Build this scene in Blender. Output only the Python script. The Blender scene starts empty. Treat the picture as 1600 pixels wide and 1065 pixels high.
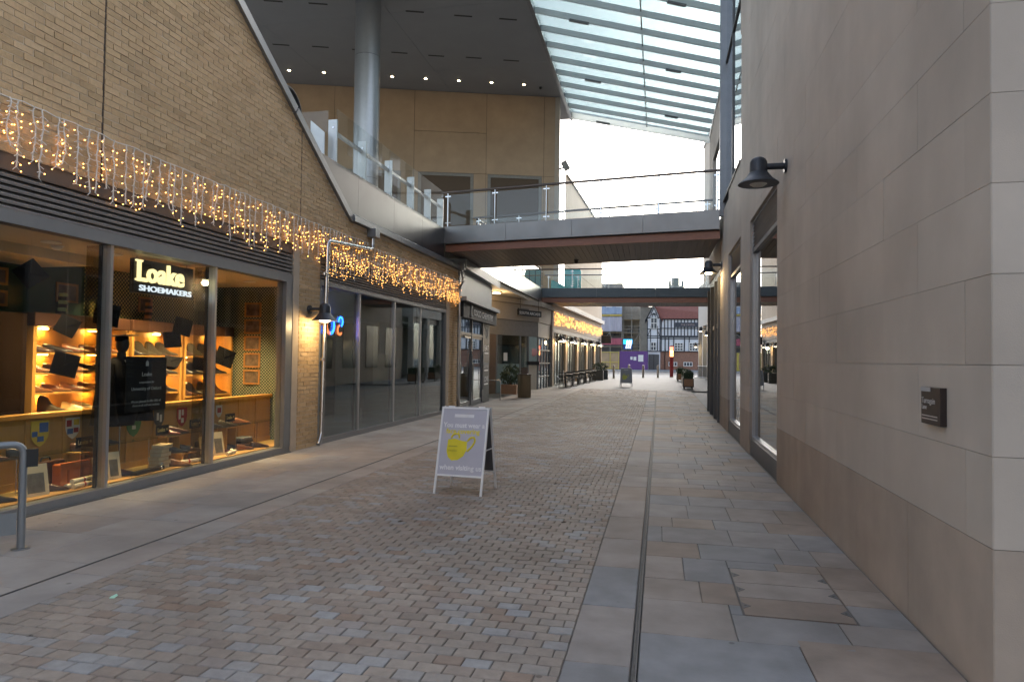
import bpy, bmesh, math, random
from mathutils import Vector, Matrix
random.seed(11)
R_ = math.radians
SC = bpy.context.scene
COL = SC.collection

# ------------------------------------------------------------------ camera
H = 1.65
YAW, PITCH, ROLL = R_(12.179), R_(1.509), R_(0.72)
_f = Vector((-math.sin(YAW), math.cos(YAW), 0)); _r = Vector((math.cos(YAW), math.sin(YAW), 0)); _u = Vector((0, 0, 1))
_fw = _f * math.cos(PITCH) + _u * math.sin(PITCH); _up = _u * math.cos(PITCH) - _f * math.sin(PITCH)
_ri = _r * math.cos(ROLL) + _up * math.sin(ROLL); _up2 = _up * math.cos(ROLL) - _r * math.sin(ROLL)
cam = bpy.data.cameras.new('camera'); cam.lens = 24.0; cam.sensor_width = 36.0; cam.clip_start = .05; cam.clip_end = 2000
camo = bpy.data.objects.new('camera', cam); COL.objects.link(camo)
camo.matrix_world = Matrix(((_ri.x, _up2.x, -_fw.x, 0), (_ri.y, _up2.y, -_fw.y, 0), (_ri.z, _up2.z, -_fw.z, H), (0, 0, 0, 1)))
SC.camera = camo

# ------------------------------------------------------------------ sky, sun, exposure
SUN_EL, SUN_AZ = R_(24), R_(12)          # low, veiled sun beyond the end of the street; azimuth from +Y clockwise
w = bpy.data.worlds.new('World'); SC.world = w; w.use_nodes = True
nt = w.node_tree; nt.nodes.clear()
sky = nt.nodes.new('ShaderNodeTexSky'); sky.sky_type = 'NISHITA'; sky.sun_disc = False
sky.sun_elevation = SUN_EL; sky.sun_rotation = SUN_AZ; sky.air_density = 1.0; sky.dust_density = 2.5; sky.ozone_density = 1.0
hs = nt.nodes.new('ShaderNodeHueSaturation'); hs.inputs['Saturation'].default_value = .62
bg = nt.nodes.new('ShaderNodeBackground'); bg.inputs[1].default_value = .15
wo = nt.nodes.new('ShaderNodeOutputWorld')
nt.links.new(sky.outputs[0], hs.inputs['Color']); nt.links.new(hs.outputs[0], bg.inputs[0]); nt.links.new(bg.outputs[0], wo.inputs[0])
sun = bpy.data.lights.new('sun', 'SUN'); sun.energy = .5; sun.angle = R_(25); sun.color = (1, .97, .93)
suno = bpy.data.objects.new('sun', sun); COL.objects.link(suno)
_sd = Vector((math.sin(SUN_AZ) * math.cos(SUN_EL), math.cos(SUN_AZ) * math.cos(SUN_EL), math.sin(SUN_EL)))
suno.rotation_euler = _sd.to_track_quat('Z', 'Y').to_euler()
vs = SC.view_settings; vs.view_transform = 'Standard'; vs.look = 'None'; vs.gamma = 1; vs.use_curve_mapping = False
vs.exposure = 1.7
SC.cycles.use_denoising = True; SC.cycles.use_adaptive_sampling = True; SC.cycles.adaptive_threshold = .02
SC.cycles.max_bounces = 5; SC.cycles.diffuse_bounces = 3; SC.cycles.glossy_bounces = 3; SC.cycles.transparent_max_bounces = 14
SC.cycles.sample_clamp_indirect = 6.0; SC.cycles.caustics_reflective = False; SC.cycles.caustics_refractive = False

# ------------------------------------------------------------------ helpers
def gz(y):
    return 0.0 if y < 18 else min((y - 18) * .0068, .56)
def V(*a): return Vector(a)
def proj(p):
    d = Vector(p) - Vector((0, 0, H)); z = d.dot(_fw)
    if z < .05: return None
    return (800 + 1066.7 * d.dot(_ri) / z, 532.5 - 1066.7 * d.dot(_up2) / z, z)

class MB:
    def __init__(s): s.v = []; s.f = []; s.r = []; s.cur = 0.0
    def add(s, vs, fs):
        b = len(s.v); s.v += [tuple(x) for x in vs]
        for f in fs: s.f.append(tuple(b + i for i in f)); s.r.append(s.cur)
        return s
    def quad(s, *p): return s.add(p, [tuple(range(len(p)))])
    def box(s, x0, x1, y0, y1, z0, z1):
        if x0 > x1: x0, x1 = x1, x0
        if y0 > y1: y0, y1 = y1, y0
        if z0 > z1: z0, z1 = z1, z0
        return s.add([(x0,y0,z0),(x1,y0,z0),(x1,y1,z0),(x0,y1,z0),(x0,y0,z1),(x1,y0,z1),(x1,y1,z1),(x0,y1,z1)],
                     [(0,3,2,1),(4,5,6,7),(0,1,5,4),(1,2,6,5),(2,3,7,6),(3,0,4,7)])
    def obox(s, c, ax, ay, az):
        c, ax, ay, az = Vector(c), Vector(ax), Vector(ay), Vector(az)
        if ax.cross(ay).dot(az) < 0: ax = -ax
        P = [c + ax*i + ay*j + az*k for k in (-1, 1) for i, j in ((-1,-1),(1,-1),(1,1),(-1,1))]
        return s.add(P, [(0,3,2,1),(4,5,6,7),(0,1,5,4),(1,2,6,5),(2,3,7,6),(3,0,4,7)])
    def bar(s, p0, p1, w, h, up=(0,0,1)):
        p0, p1 = Vector(p0), Vector(p1); d = p1 - p0; up = Vector(up)
        sd = d.cross(up)
        if sd.length < 1e-6: sd = d.cross(Vector((1,0,0)))
        sd.normalize(); u2 = sd.cross(d).normalized()
        return s.obox((p0+p1)/2, d/2, sd*w/2, u2*h/2)
    def cyl(s, p0, p1, r0, r1=None, n=12, cap=True):
        return s.tube([p0, p1], [r0, r0 if r1 is None else r1], n, cap)
    def tube(s, pts, r, n=8, cap=True):
        pts = [Vector(p) for p in pts]; m = len(pts)
        rs = r if isinstance(r, (list, tuple)) else [r] * m
        b = len(s.v); ref = None
        for i, p in enumerate(pts):
            t = (pts[min(i+1, m-1)] - pts[max(i-1, 0)]).normalized()
            if ref is None:
                ref = t.orthogonal().normalized()
            else:
                ref = (ref - t * ref.dot(t))
                ref = ref.normalized() if ref.length > 1e-6 else t.orthogonal().normalized()
            bi = t.cross(ref)
            for k in range(n):
                a = 2*math.pi*k/n
                s.v.append(tuple(p + (ref*math.cos(a) + bi*math.sin(a)) * rs[i]))
        for i in range(m-1):
            for k in range(n):
                k2 = (k+1) % n
                s.f.append((b+i*n+k, b+i*n+k2, b+(i+1)*n+k2, b+(i+1)*n+k)); s.r.append(s.cur)
        if cap:
            s.f.append(tuple(b+k for k in reversed(range(n)))); s.r.append(s.cur)
            s.f.append(tuple(b+(m-1)*n+k for k in range(n))); s.r.append(s.cur)
        return s
    def prism(s, pts, vec):
        n = len(pts); vec = Vector(vec); a = [Vector(p) for p in pts]
        nn = Vector((0,0,0))
        for i in range(n): nn += a[i].cross(a[(i+1) % n])
        if nn.dot(vec) > 0: a.reverse()
        return s.add(a + [p + vec for p in a], [tuple(range(n)), tuple(range(2*n-1, n-1, -1))] + [(i, n+i, n+(i+1)%n, (i+1)%n) for i in range(n)])
    def lathe(s, prof, n=16, o=(0,0,0), M=None):
        b = len(s.v); o = Vector(o)
        for r, z in prof:
            for k in range(n):
                a = 2*math.pi*k/n; p = Vector((r*math.cos(a), r*math.sin(a), z))
                if M: p = M @ p
                s.v.append(tuple(o + p))
        for i in range(len(prof)-1):
            for k in range(n):
                k2 = (k+1) % n
                s.f.append((b+i*n+k, b+i*n+k2, b+(i+1)*n+k2, b+(i+1)*n+k)); s.r.append(s.cur)
        for i, rev in ((0, True), (len(prof)-1, False)):
            if prof[i][0] > 1e-4:
                q = [b+i*n+k for k in range(n)]
                s.f.append(tuple(reversed(q)) if rev else tuple(q)); s.r.append(s.cur)
        return s
    def ball(s, c, rx, ry=None, rz=None, nu=10, nv=6):
        ry = ry or rx; rz = rz or rx
        b = len(s.v); c = Vector(c)
        s.v.append(tuple(c + Vector((0,0,-rz))))
        for j in range(1, nv):
            t = -math.pi/2 + math.pi*j/nv
            for k in range(nu):
                a = 2*math.pi*k/nu
                s.v.append(tuple(c + Vector((rx*math.cos(t)*math.cos(a), ry*math.cos(t)*math.sin(a), rz*math.sin(t)))))
        s.v.append(tuple(c + Vector((0,0,rz)))); top = len(s.v)-1
        for k in range(nu):
            k2 = (k+1) % nu
            s.f.append((b, b+1+k2, b+1+k)); s.r.append(s.cur)
            for j in range(nv-2):
                q = b+1+j*nu
                s.f.append((q+k, q+k2, q+nu+k2, q+nu+k)); s.r.append(s.cur)
            q = b+1+(nv-2)*nu
            s.f.append((q+k, q+k2, top)); s.r.append(s.cur)
        return s
    def mesh(s, name, mat, smooth=False):
        me = bpy.data.meshes.new(name); me.from_pydata(s.v, [], s.f)
        if any(s.r):
            at = me.attributes.new('rnd', 'FLOAT', 'FACE'); at.data.foreach_set('value', s.r)
        if mat: me.materials.append(mat)
        if smooth:
            me.polygons.foreach_set('use_smooth', [True]*len(me.polygons)); me.set_sharp_from_angle(angle=R_(38))
        me.update(); return me
    def build(s, name, mat, parent=None, smooth=False, bevel=0):
        o = link(name, s.mesh(name, mat, smooth), parent)
        if bevel:
            b = o.modifiers.new('bevel', 'BEVEL'); b.width = bevel; b.segments = 2; b.limit_method = 'ANGLE'; b.angle_limit = R_(50)
        return o

def link(name, data, parent=None):
    o = bpy.data.objects.new(name, data); COL.objects.link(o)
    if parent: o.parent = parent
    return o
def tag(o, label=None, cat=None, group=None, kind=None):
    if label: o['label'] = label
    if cat: o['category'] = cat
    if group: o['group'] = group
    if kind: o['kind'] = kind
    return o
def thing(name, label, cat, loc=(0,0,0), rz=0, group=None):
    o = link(name, None); o.location = loc; o.rotation_euler = (0,0,rz); o.empty_display_size = .1
    return tag(o, label, cat, group)
def kids(o): return [c for c in ALLKIDS.get(o.name, [])]
ALLKIDS = {}
def copy_tree(o, parent=None):
    c = o.copy(); COL.objects.link(c)
    if parent: c.parent = parent
    for ch in list(o.children): copy_tree(ch, c)
    return c
def place(o, loc, rz=0, label=None):
    o.location = loc; o.rotation_euler = (0, 0, rz)
    if label: o['label'] = label
    return o
def PX(x0, x1, y0, y1, z0, z1): return MB().box(x0, x1, y0, y1, z0, z1)

# facade frame: maps (u along, v outwards, z) to world
class Frame:
    def __init__(s, A, B):
        s.A = Vector((A[0], A[1], 0)); d = Vector((B[0]-A[0], B[1]-A[1], 0)); s.L = d.length; s.d = d.normalized()
        s.n = Vector((s.d.y, -s.d.x, 0))   # to the right of A->B
    def p(s, u, v, z): return s.A + s.d*u + s.n*v + Vector((0, 0, z))
    def box(s, mb, u0, u1, v0, v1, z0, z1):
        c = s.p((u0+u1)/2, (v0+v1)/2, (z0+z1)/2)
        return mb.obox(c, s.d*abs(u1-u0)/2, s.n*abs(v1-v0)/2, Vector((0,0,abs(z1-z0)/2)))

def text_mesh(txt, size, mat, depth=.004, bold=0.0, align='LEFT', name='lettering', space=1.0):
    cu = bpy.data.curves.new('t', 'FONT'); cu.body = txt; cu.size = size; cu.extrude = depth; cu.offset = bold; cu.align_x = align; cu.space_character = space
    cu.resolution_u = 3
    ob = bpy.data.objects.new('t', cu); COL.objects.link(ob)
    dg = bpy.context.evaluated_depsgraph_get(); dg.update()
    me = bpy.data.meshes.new_from_object(ob.evaluated_get(dg)); me.name = name
    bpy.data.objects.remove(ob); bpy.data.curves.remove(cu)
    me.materials.clear(); me.materials.append(mat)
    return me
def put_text(txt, size, mat, origin, right, up, parent=None, depth=.004, bold=0, align='LEFT', name='lettering', space=1.0, width=None):
    me = text_mesh(txt, size, mat, depth, bold, align, name, space)
    r, u = Vector(right).normalized(), Vector(up).normalized()
    if width:
        xs = [v.co.x for v in me.vertices]; k = width / (max(xs) - min(xs))
        for v in me.vertices: v.co.x *= k
    n = r.cross(u)
    o = link(name, me, parent)
    M = Matrix(((r.x, u.x, n.x, origin[0]), (r.y, u.y, n.y, origin[1]), (r.z, u.z, n.z, origin[2]), (0,0,0,1)))
    me.transform(M)
    return o

# ------------------------------------------------------------------ materials
MAT = {}
def mat(name, col=(.5,.5,.5), rough=.6, metal=0.0, var=.12, scale=6.0, bump=.0, bscale=60.0, rand=0.0, emit=None, es=0.0, spec=.5, stain=0.0, stretch=None, coat=0):
    if name in MAT: return MAT[name]
    m = bpy.data.materials.new(name); m.use_nodes = True; t = m.node_tree; N, L = t.nodes, t.links
    b = N['Principled BSDF']; b.inputs['Roughness'].default_value = rough; b.inputs['Metallic'].default_value = metal
    b.inputs['Specular IOR Level'].default_value = spec; b.inputs['Coat Weight'].default_value = coat
    b.inputs['Base Color'].default_value = (*col, 1)
    tc = N.new('ShaderNodeTexCoord'); mp = N.new('ShaderNodeMapping'); L.new(tc.outputs['Object'], mp.inputs[0])
    if stretch: mp.inputs['Scale'].default_value = stretch
    last = None
    def mult(fac_socket, lo, hi, prev):
        mr = N.new('ShaderNodeMapRange'); mr.inputs[1].default_value = 0; mr.inputs[2].default_value = 1; mr.inputs[3].default_value = lo; mr.inputs[4].default_value = hi
        L.new(fac_socket, mr.inputs[0])
        mx = N.new('ShaderNodeMix'); mx.data_type = 'RGBA'; mx.blend_type = 'MULTIPLY'; mx.inputs[0].default_value = 1
        if prev: L.new(prev, mx.inputs[6])
        else: mx.inputs[6].default_value = (*col, 1)
        cb = N.new('ShaderNodeCombineColor')
        for i in range(3): L.new(mr.outputs[0], cb.inputs[i])
        L.new(cb.outputs[0], mx.inputs[7]); return mx.outputs[2]
    if var:
        nz = N.new('ShaderNodeTexNoise'); nz.inputs['Scale'].default_value = scale; nz.inputs['Detail'].default_value = 3; nz.inputs['Roughness'].default_value = .6
        L.new(mp.outputs[0], nz.inputs['Vector'])
        last = mult(nz.outputs['Fac'], 1-var*1.6, 1+var*1.6, last)
    if stain:
        nz = N.new('ShaderNodeTexNoise'); nz.inputs['Scale'].default_value = .7; nz.inputs['Detail'].default_value = 4; nz.inputs['Roughness'].default_value = .65
        L.new(mp.outputs[0], nz.inputs['Vector'])
        last = mult(nz.outputs['Fac'], 1-stain*1.8, 1+stain*1.2, last)
    if rand:
        oi = N.new('ShaderNodeObjectInfo'); at = N.new('ShaderNodeAttribute'); at.attribute_name = 'rnd'
        ad = N.new('ShaderNodeMath'); ad.operation = 'ADD'; L.new(oi.outputs['Random'], ad.inputs[0]); L.new(at.outputs['Fac'], ad.inputs[1])
        fr = N.new('ShaderNodeMath'); fr.operation = 'FRACT'; L.new(ad.outputs[0], fr.inputs[0])
        last = mult(fr.outputs[0], 1-rand, 1+rand, last)
    if last: L.new(last, b.inputs['Base Color'])
    if bump:
        nb = N.new('ShaderNodeTexNoise'); nb.inputs['Scale'].default_value = bscale; nb.inputs['Detail'].default_value = 2
        L.new(mp.outputs[0], nb.inputs['Vector'])
        bp = N.new('ShaderNodeBump'); bp.inputs['Strength'].default_value = bump; bp.inputs['Distance'].default_value = .01
        L.new(nb.outputs['Fac'], bp.inputs['Height']); L.new(bp.outputs[0], b.inputs['Normal'])
    if emit:
        b.inputs['Emission Color'].default_value = (*emit, 1); b.inputs['Emission Strength'].default_value = es
    MAT[name] = m; return m

def pieces_mat(name, ramp, rough=.75, var=.16, scale=9, bump=.35, bscale=90, stain=.12, spots=0, streak=0):
    """masonry pieces: colour picked per piece from a ramp, mottled within the piece"""
    m = mat(name, (1,1,1), rough, var=0, spec=.3); t = m.node_tree; N, L = t.nodes, t.links; b = N['Principled BSDF']
    oi = N.new('ShaderNodeObjectInfo'); at = N.new('ShaderNodeAttribute'); at.attribute_name = 'rnd'
    ad = N.new('ShaderNodeMath'); ad.operation = 'ADD'; L.new(oi.outputs['Random'], ad.inputs[0]); L.new(at.outputs['Fac'], ad.inputs[1])
    fr = N.new('ShaderNodeMath'); fr.operation = 'FRACT'; L.new(ad.outputs[0], fr.inputs[0])
    cr = N.new('ShaderNodeValToRGB'); cr.color_ramp.interpolation = 'LINEAR'
    el = cr.color_ramp.elements
    while len(el) < len(ramp): el.new(.5)
    for i, (p, c) in enumerate(sorted(ramp)): el[i].position = p; el[i].color = (*c, 1)
    L.new(fr.outputs[0], cr.inputs[0])
    # world-space mottling so that copies of one mesh differ
    ge = N.new('ShaderNodeNewGeometry')
    nz = N.new('ShaderNodeTexNoise'); nz.inputs['Scale'].default_value = scale; nz.inputs['Detail'].default_value = 4; nz.inputs['Roughness'].default_value = .62
    L.new(ge.outputs['Position'], nz.inputs['Vector'])
    n2 = N.new('ShaderNodeTexNoise'); n2.inputs['Scale'].default_value = .8; n2.inputs['Detail'].default_value = 3
    L.new(ge.outputs['Position'], n2.inputs['Vector'])
    prev = cr.outputs[0]
    for nn, k in ((nz, var), (n2, stain)):
        mr = N.new('ShaderNodeMapRange'); mr.inputs[1].default_value = .2; mr.inputs[2].default_value = .8; mr.inputs[3].default_value = 1-k; mr.inputs[4].default_value = 1+k
        L.new(nn.outputs['Fac'], mr.inputs[0])
        mx = N.new('ShaderNodeVectorMath'); mx.operation = 'SCALE'; L.new(prev, mx.inputs[0]); L.new(mr.outputs[0], mx.inputs['Scale']); prev = mx.outputs[0]
    if streak:
        mp = N.new('ShaderNodeMapping'); mp.inputs['Scale'].default_value = (1.5, 1.5, .2); L.new(ge.outputs['Position'], mp.inputs[0])
        n3 = N.new('ShaderNodeTexNoise'); n3.inputs['Scale'].default_value = 1.6; n3.inputs['Detail'].default_value = 3; L.new(mp.outputs[0], n3.inputs['Vector'])
        mr = N.new('ShaderNodeMapRange'); mr.inputs[1].default_value = .3; mr.inputs[2].default_value = .7; mr.inputs[3].default_value = 1-streak; mr.inputs[4].default_value = 1+streak*.6
        L.new(n3.outputs['Fac'], mr.inputs[0]); mx = N.new('ShaderNodeVectorMath'); mx.operation = 'SCALE'; L.new(prev, mx.inputs[0]); L.new(mr.outputs[0], mx.inputs['Scale']); prev = mx.outputs[0]
    if spots:   # trodden gum and drips
        vo = N.new('ShaderNodeTexVoronoi'); vo.inputs['Scale'].default_value = 2.6; L.new(ge.outputs['Position'], vo.inputs['Vector'])
        mr = N.new('ShaderNodeMapRange'); mr.inputs[1].default_value = .035; mr.inputs[2].default_value = .055; mr.inputs[3].default_value = 1-spots; mr.inputs[4].default_value = 1
        L.new(vo.outputs['Distance'], mr.inputs[0]); mx = N.new('ShaderNodeVectorMath'); mx.operation = 'SCALE'; L.new(prev, mx.inputs[0]); L.new(mr.outputs[0], mx.inputs['Scale']); prev = mx.outputs[0]
    L.new(prev, b.inputs['Base Color'])
    nb = N.new('ShaderNodeTexNoise'); nb.inputs['Scale'].default_value = bscale; nb.inputs['Detail'].default_value = 2; L.new(ge.outputs['Position'], nb.inputs['Vector'])
    bp = N.new('ShaderNodeBump'); bp.inputs['Strength'].default_value = bump; bp.inputs['Distance'].default_value = .008
    L.new(nb.outputs['Fac'], bp.inputs['Height']); L.new(bp.outputs[0], b.inputs['Normal'])
    rr = N.new('ShaderNodeMapRange'); rr.inputs[3].default_value = rough-.14; rr.inputs[4].default_value = rough+.1; L.new(nz.outputs['Fac'], rr.inputs[0]); L.new(rr.outputs[0], b.inputs['Roughness'])
    return m

def glass(name, tint=(.9,.94,.93), f0=.06, rough=0.0, wave=0.0, haze=0.0, hcol=(.8,.86,.88)):
    if name in MAT: return MAT[name]
    m = bpy.data.materials.new(name); m.use_nodes = True; t = m.node_tree; N, L = t.nodes, t.links; N.clear()
    out = N.new('ShaderNodeOutputMaterial'); tr = N.new('ShaderNodeBsdfTransparent'); tr.inputs[0].default_value = (*tint, 1)
    gl = N.new('ShaderNodeBsdfGlossy'); gl.inputs['Roughness'].default_value = rough; gl.inputs['Color'].default_value = (.97,.98,1,1)
    lw = N.new('ShaderNodeLayerWeight'); lw.inputs['Blend'].default_value = .5
    pw = N.new('ShaderNodeMath'); pw.operation = 'POWER'; pw.inputs[1].default_value = 5.0; L.new(lw.outputs['Facing'], pw.inputs[0])
    ma = N.new('ShaderNodeMath'); ma.operation = 'MULTIPLY_ADD'; ma.inputs[1].default_value = 1-f0; ma.inputs[2].default_value = f0; L.new(pw.outputs[0], ma.inputs[0])
    mx = N.new('ShaderNodeMixShader'); L.new(ma.outputs[0], mx.inputs[0]); L.new(gl.outputs[0], mx.inputs[2])
    base = tr.outputs[0]
    if haze:
        tl = N.new('ShaderNodeBsdfTranslucent'); tl.inputs[0].default_value = (*hcol, 1); df = N.new('ShaderNodeBsdfDiffuse'); df.inputs[0].default_value = (*hcol, 1)
        h1 = N.new('ShaderNodeMixShader'); h1.inputs[0].default_value = .35; L.new(tl.outputs[0], h1.inputs[1]); L.new(df.outputs[0], h1.inputs[2])
        h2 = N.new('ShaderNodeMixShader'); h2.inputs[0].default_value = haze; L.new(tr.outputs[0], h2.inputs[1]); L.new(h1.outputs[0], h2.inputs[2]); base = h2.outputs[0]
    L.new(base, mx.inputs[1])
    if wave:
        tc = N.new('ShaderNodeNewGeometry'); nz = N.new('ShaderNodeTexNoise'); nz.inputs['Scale'].default_value = .9; nz.inputs['Detail'].default_value = 1
        L.new(tc.outputs['Position'], nz.inputs['Vector']); bp = N.new('ShaderNodeBump'); bp.inputs['Strength'].default_value = wave; bp.inputs['Distance'].default_value = .02
        L.new(nz.outputs['Fac'], bp.inputs['Height']); L.new(bp.outputs[0], gl.inputs['Normal'])
    L.new(mx.outputs[0], out.inputs[0]); MAT[name] = m; return m
def opal(name, col):
    if name in MAT: return MAT[name]
    m = bpy.data.materials.new(name); m.use_nodes = True; t = m.node_tree; N, L = t.nodes, t.links; N.clear()
    o = N.new('ShaderNodeOutputMaterial'); a = N.new('ShaderNodeBsdfDiffuse'); b = N.new('ShaderNodeBsdfTranslucent'); x = N.new('ShaderNodeMixShader'); x.inputs[0].default_value = .6
    a.inputs[0].default_value = (*col, 1); b.inputs[0].default_value = (*col, 1)
    L.new(a.outputs[0], x.inputs[1]); L.new(b.outputs[0], x.inputs[2]); L.new(x.outputs[0], o.inputs[0]); MAT[name] = m; return m
def emis(name, col, s, sample=True):
    if name in MAT: return MAT[name]
    m = bpy.data.materials.new(name); m.use_nodes = True; N = m.node_tree.nodes; N.clear()
    o = N.new('ShaderNodeOutputMaterial'); e = N.new('ShaderNodeEmission'); e.inputs[0].default_value = (*col, 1); e.inputs[1].default_value = s
    m.node_tree.links.new(e.outputs[0], o.inputs[0])
    if not sample: m.cycles.emission_sampling = 'NONE'
    MAT[name] = m; return m

SETT = pieces_mat('sett_stone', [(0,(.255,.205,.168)), (.14,(.30,.248,.205)), (.30,(.27,.228,.19)), (.48,(.318,.268,.222)), (.66,(.28,.24,.202)), (.78,(.29,.268,.246)), (.90,(.30,.298,.296)), (.96,(.265,.195,.148)), (1,(.23,.195,.165))], rough=.74, var=.2, scale=14, bump=.3, stain=.30, spots=.5)
FLAG = pieces_mat('york_flag', [(0,(.245,.195,.16)), (.2,(.285,.235,.195)), (.4,(.255,.235,.22)), (.6,(.22,.225,.232)), (.8,(.295,.25,.215)), (1,(.215,.218,.222))], rough=.76, var=.24, scale=3.2, bump=.22, stain=.26, spots=.45)
FLAGL = pieces_mat('pale_flag', [(0,(.29,.255,.225)), (.3,(.32,.28,.25)), (.6,(.30,.285,.27)), (1,(.33,.30,.27))], rough=.78, var=.2, scale=2.6, bump=.2, stain=.28, spots=.4)
BRICK = pieces_mat('buff_brick', [(0,(.49,.345,.195)), (.3,(.60,.435,.255)), (.6,(.55,.39,.23)), (.85,(.63,.465,.285)), (1,(.45,.325,.19))], rough=.85, var=.16, scale=22, bump=.5, bscale=70, stain=.1)
STONE = pieces_mat('limestone', [(0,(.475,.42,.362)), (.35,(.50,.445,.385)), (.7,(.49,.435,.376)), (1,(.515,.46,.40))], rough=.8, var=.07, scale=2.2, bump=.16, bscale=160, stain=.17, streak=.05)
PLINTH = pieces_mat('plinth_stone', [(0,(.38,.315,.255)), (.5,(.41,.34,.28)), (1,(.39,.33,.275))], rough=.8, var=.12, scale=2.6, bump=.16, bscale=160, stain=.2, streak=.06)
MORTAR = mat('mortar', (.68,.57,.43), .9, var=.12, scale=20, bump=.3)
BED = mat('joint_bed', (.17,.155,.14), .9, var=.2, scale=20, bump=.3)
ASPH = mat('asphalt', (.10,.10,.105), .85, var=.15, scale=3, bump=.2)
FRAME = mat('frame_grey', (.095,.098,.10), .42, var=.06)
FRAME2 = mat('frame_mid', (.20,.205,.21), .42, var=.06)
SILVER = mat('anodised_silver', (.50,.51,.53), .35, .85, var=.05)
LOUV = mat('louvre_brown_grey', (.27,.255,.245), .45, var=.08)
BAND = mat('lintel_brown', (.12,.092,.078), .5, var=.12, scale=3)
COPE = mat('coping_metal', (.25,.26,.275), .45, .5, var=.10, scale=3)
FASC = mat('bridge_fascia_metal', (.27,.26,.25), .4, .55, var=.22, scale=.9)
STEEL = mat('brushed_panel', (.10,.10,.104), .36, .8, var=.26, scale=.9, bump=.05, bscale=2.0)
STAIN = mat('stainless', (.62,.63,.64), .24, 1.0, var=.05)
WHITEP = mat('post_white', (.70,.72,.70), .35, .2, var=.05)
TAN = mat('tan_panel', (.50,.35,.22), .55, var=.09, scale=1.2, stain=.1)
TANJ = mat('panel_joint', (.13,.09,.06), .8, var=.05)
SOFF = mat('soffit_grey', (.29,.30,.32), .6, var=.05, scale=.8)
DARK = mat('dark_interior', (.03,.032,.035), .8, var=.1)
MIDINT = mat('grey_interior', (.16,.18,.185), .7, var=.1, scale=1.5)
LIGHTINT = mat('pale_interior', (.38,.43,.44), .7, var=.06, scale=1.5)
BLACK = mat('black_paint', (.018,.018,.02), .55, var=.1)
LAMPGREY = mat('lamp_slate', (.045,.05,.06), .38, .2, var=.08)
LAMPIN = mat('shade_inside', (.72,.70,.64), .5, var=.03)
WHITE = mat('white_paint', (.78,.78,.76), .5, var=.04)
CREAM = mat('cream_render', (.62,.56,.46), .8, var=.06, scale=2)
BEIGE = mat('beige_render', (.50,.43,.35), .8, var=.07, scale=.8, stain=.08)
WOODRED = mat('timber_red', (.27,.115,.07), .5, var=.2, scale=5, stretch=(.6,6,6))
BOARD = mat('soffit_board', (.15,.13,.12), .55, var=.16, scale=8, rand=.14, stretch=(8,.5,8))
BRONZE = mat('handrail_bronze', (.13,.105,.09), .35, .5, var=.1)
GCLEAR = glass('clear_glass', (.955,.975,.97), .02)
GSHOP = glass('shop_glass', (.90,.93,.92), .055, wave=.03)
GDARK = glass('tinted_glass', (.66,.74,.74), .15, wave=.05)
GREFL = glass('reflective_glass', (.35,.42,.45), .22, wave=.05)
GROOF = glass('roof_glass', (.40,.47,.49), .05, haze=.34)
GMILK = glass('milky_glass', (.62,.68,.69), .07, haze=.6, hcol=(.78,.83,.84))
DECKF = mat('deck_fascia_metal', (.42,.44,.46), .3, .85, var=.14, scale=1.6)
WARM = (1.0, .62, .25)

# ================================================================== ground and paving
def sheet(name, x0, x1, ys, dz, m, kind='structure'):
    mb = MB(); n = len(ys)
    mb.v = [(x, y, gz(y)+dz) for y in ys for x in (x0, x1)]
    for i in range(n-1): mb.f.append((2*i, 2*i+1, 2*i+3, 2*i+2)); mb.r.append(0)
    o = mb.build(name, m); o['kind'] = kind; return o
GRD = mat('ground_stone', (.165,.178,.19), .75, var=.15, scale=1.2, bump=.15, stain=.12)
sheet('ground', -400, 400, [-120, 18, 60, 100.4, 600], -.07, GRD)
fp = sheet('far_paving', -14, 16, [36.3, 50, 66], -.002, GRD)
rd = sheet('cross_road', -60, 60, [66, 80], -.03, ASPH)
sheet('far_pavement', -60, 60, [80, 90, 100.4, 106], .02, GRD)
MB().box(-60, 60, 79.85, 80, .3, .45).build('kerb', mat('kerb_stone', (.3,.29,.27), .8))['kind'] = 'structure'

def flag(x0, x1, y0, y1, parent, m, t=.04, g=.004, jit=.0015):
    z = gz((y0+y1)/2); e = .004
    x0 += g/2; x1 -= g/2; y0 += g/2; y1 -= g/2
    j = [z + random.uniform(-jit, jit) for _ in range(4)]
    mb = MB().add([(x0,y0,z-t),(x1,y0,z-t),(x1,y1,z-t),(x0,y1,z-t),(x0,y0,z-e),(x1,y0,z-e),(x1,y1,z-e),(x0,y1,z-e),
                   (x0+e,y0+e,j[0]),(x1-e,y0+e,j[1]),(x1-e,y1-e,j[2]),(x0+e,y1-e,j[3])],
                  [(0,1,5,4),(1,2,6,5),(2,3,7,6),(3,0,4,7),(4,5,9,8),(5,6,10,9),(6,7,11,10),(7,4,8,11),(8,9,10,11)])
    return mb.build('paving_flag', m, parent)

ys_bed = [-6, 0, 18, 27, 36.3]
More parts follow.
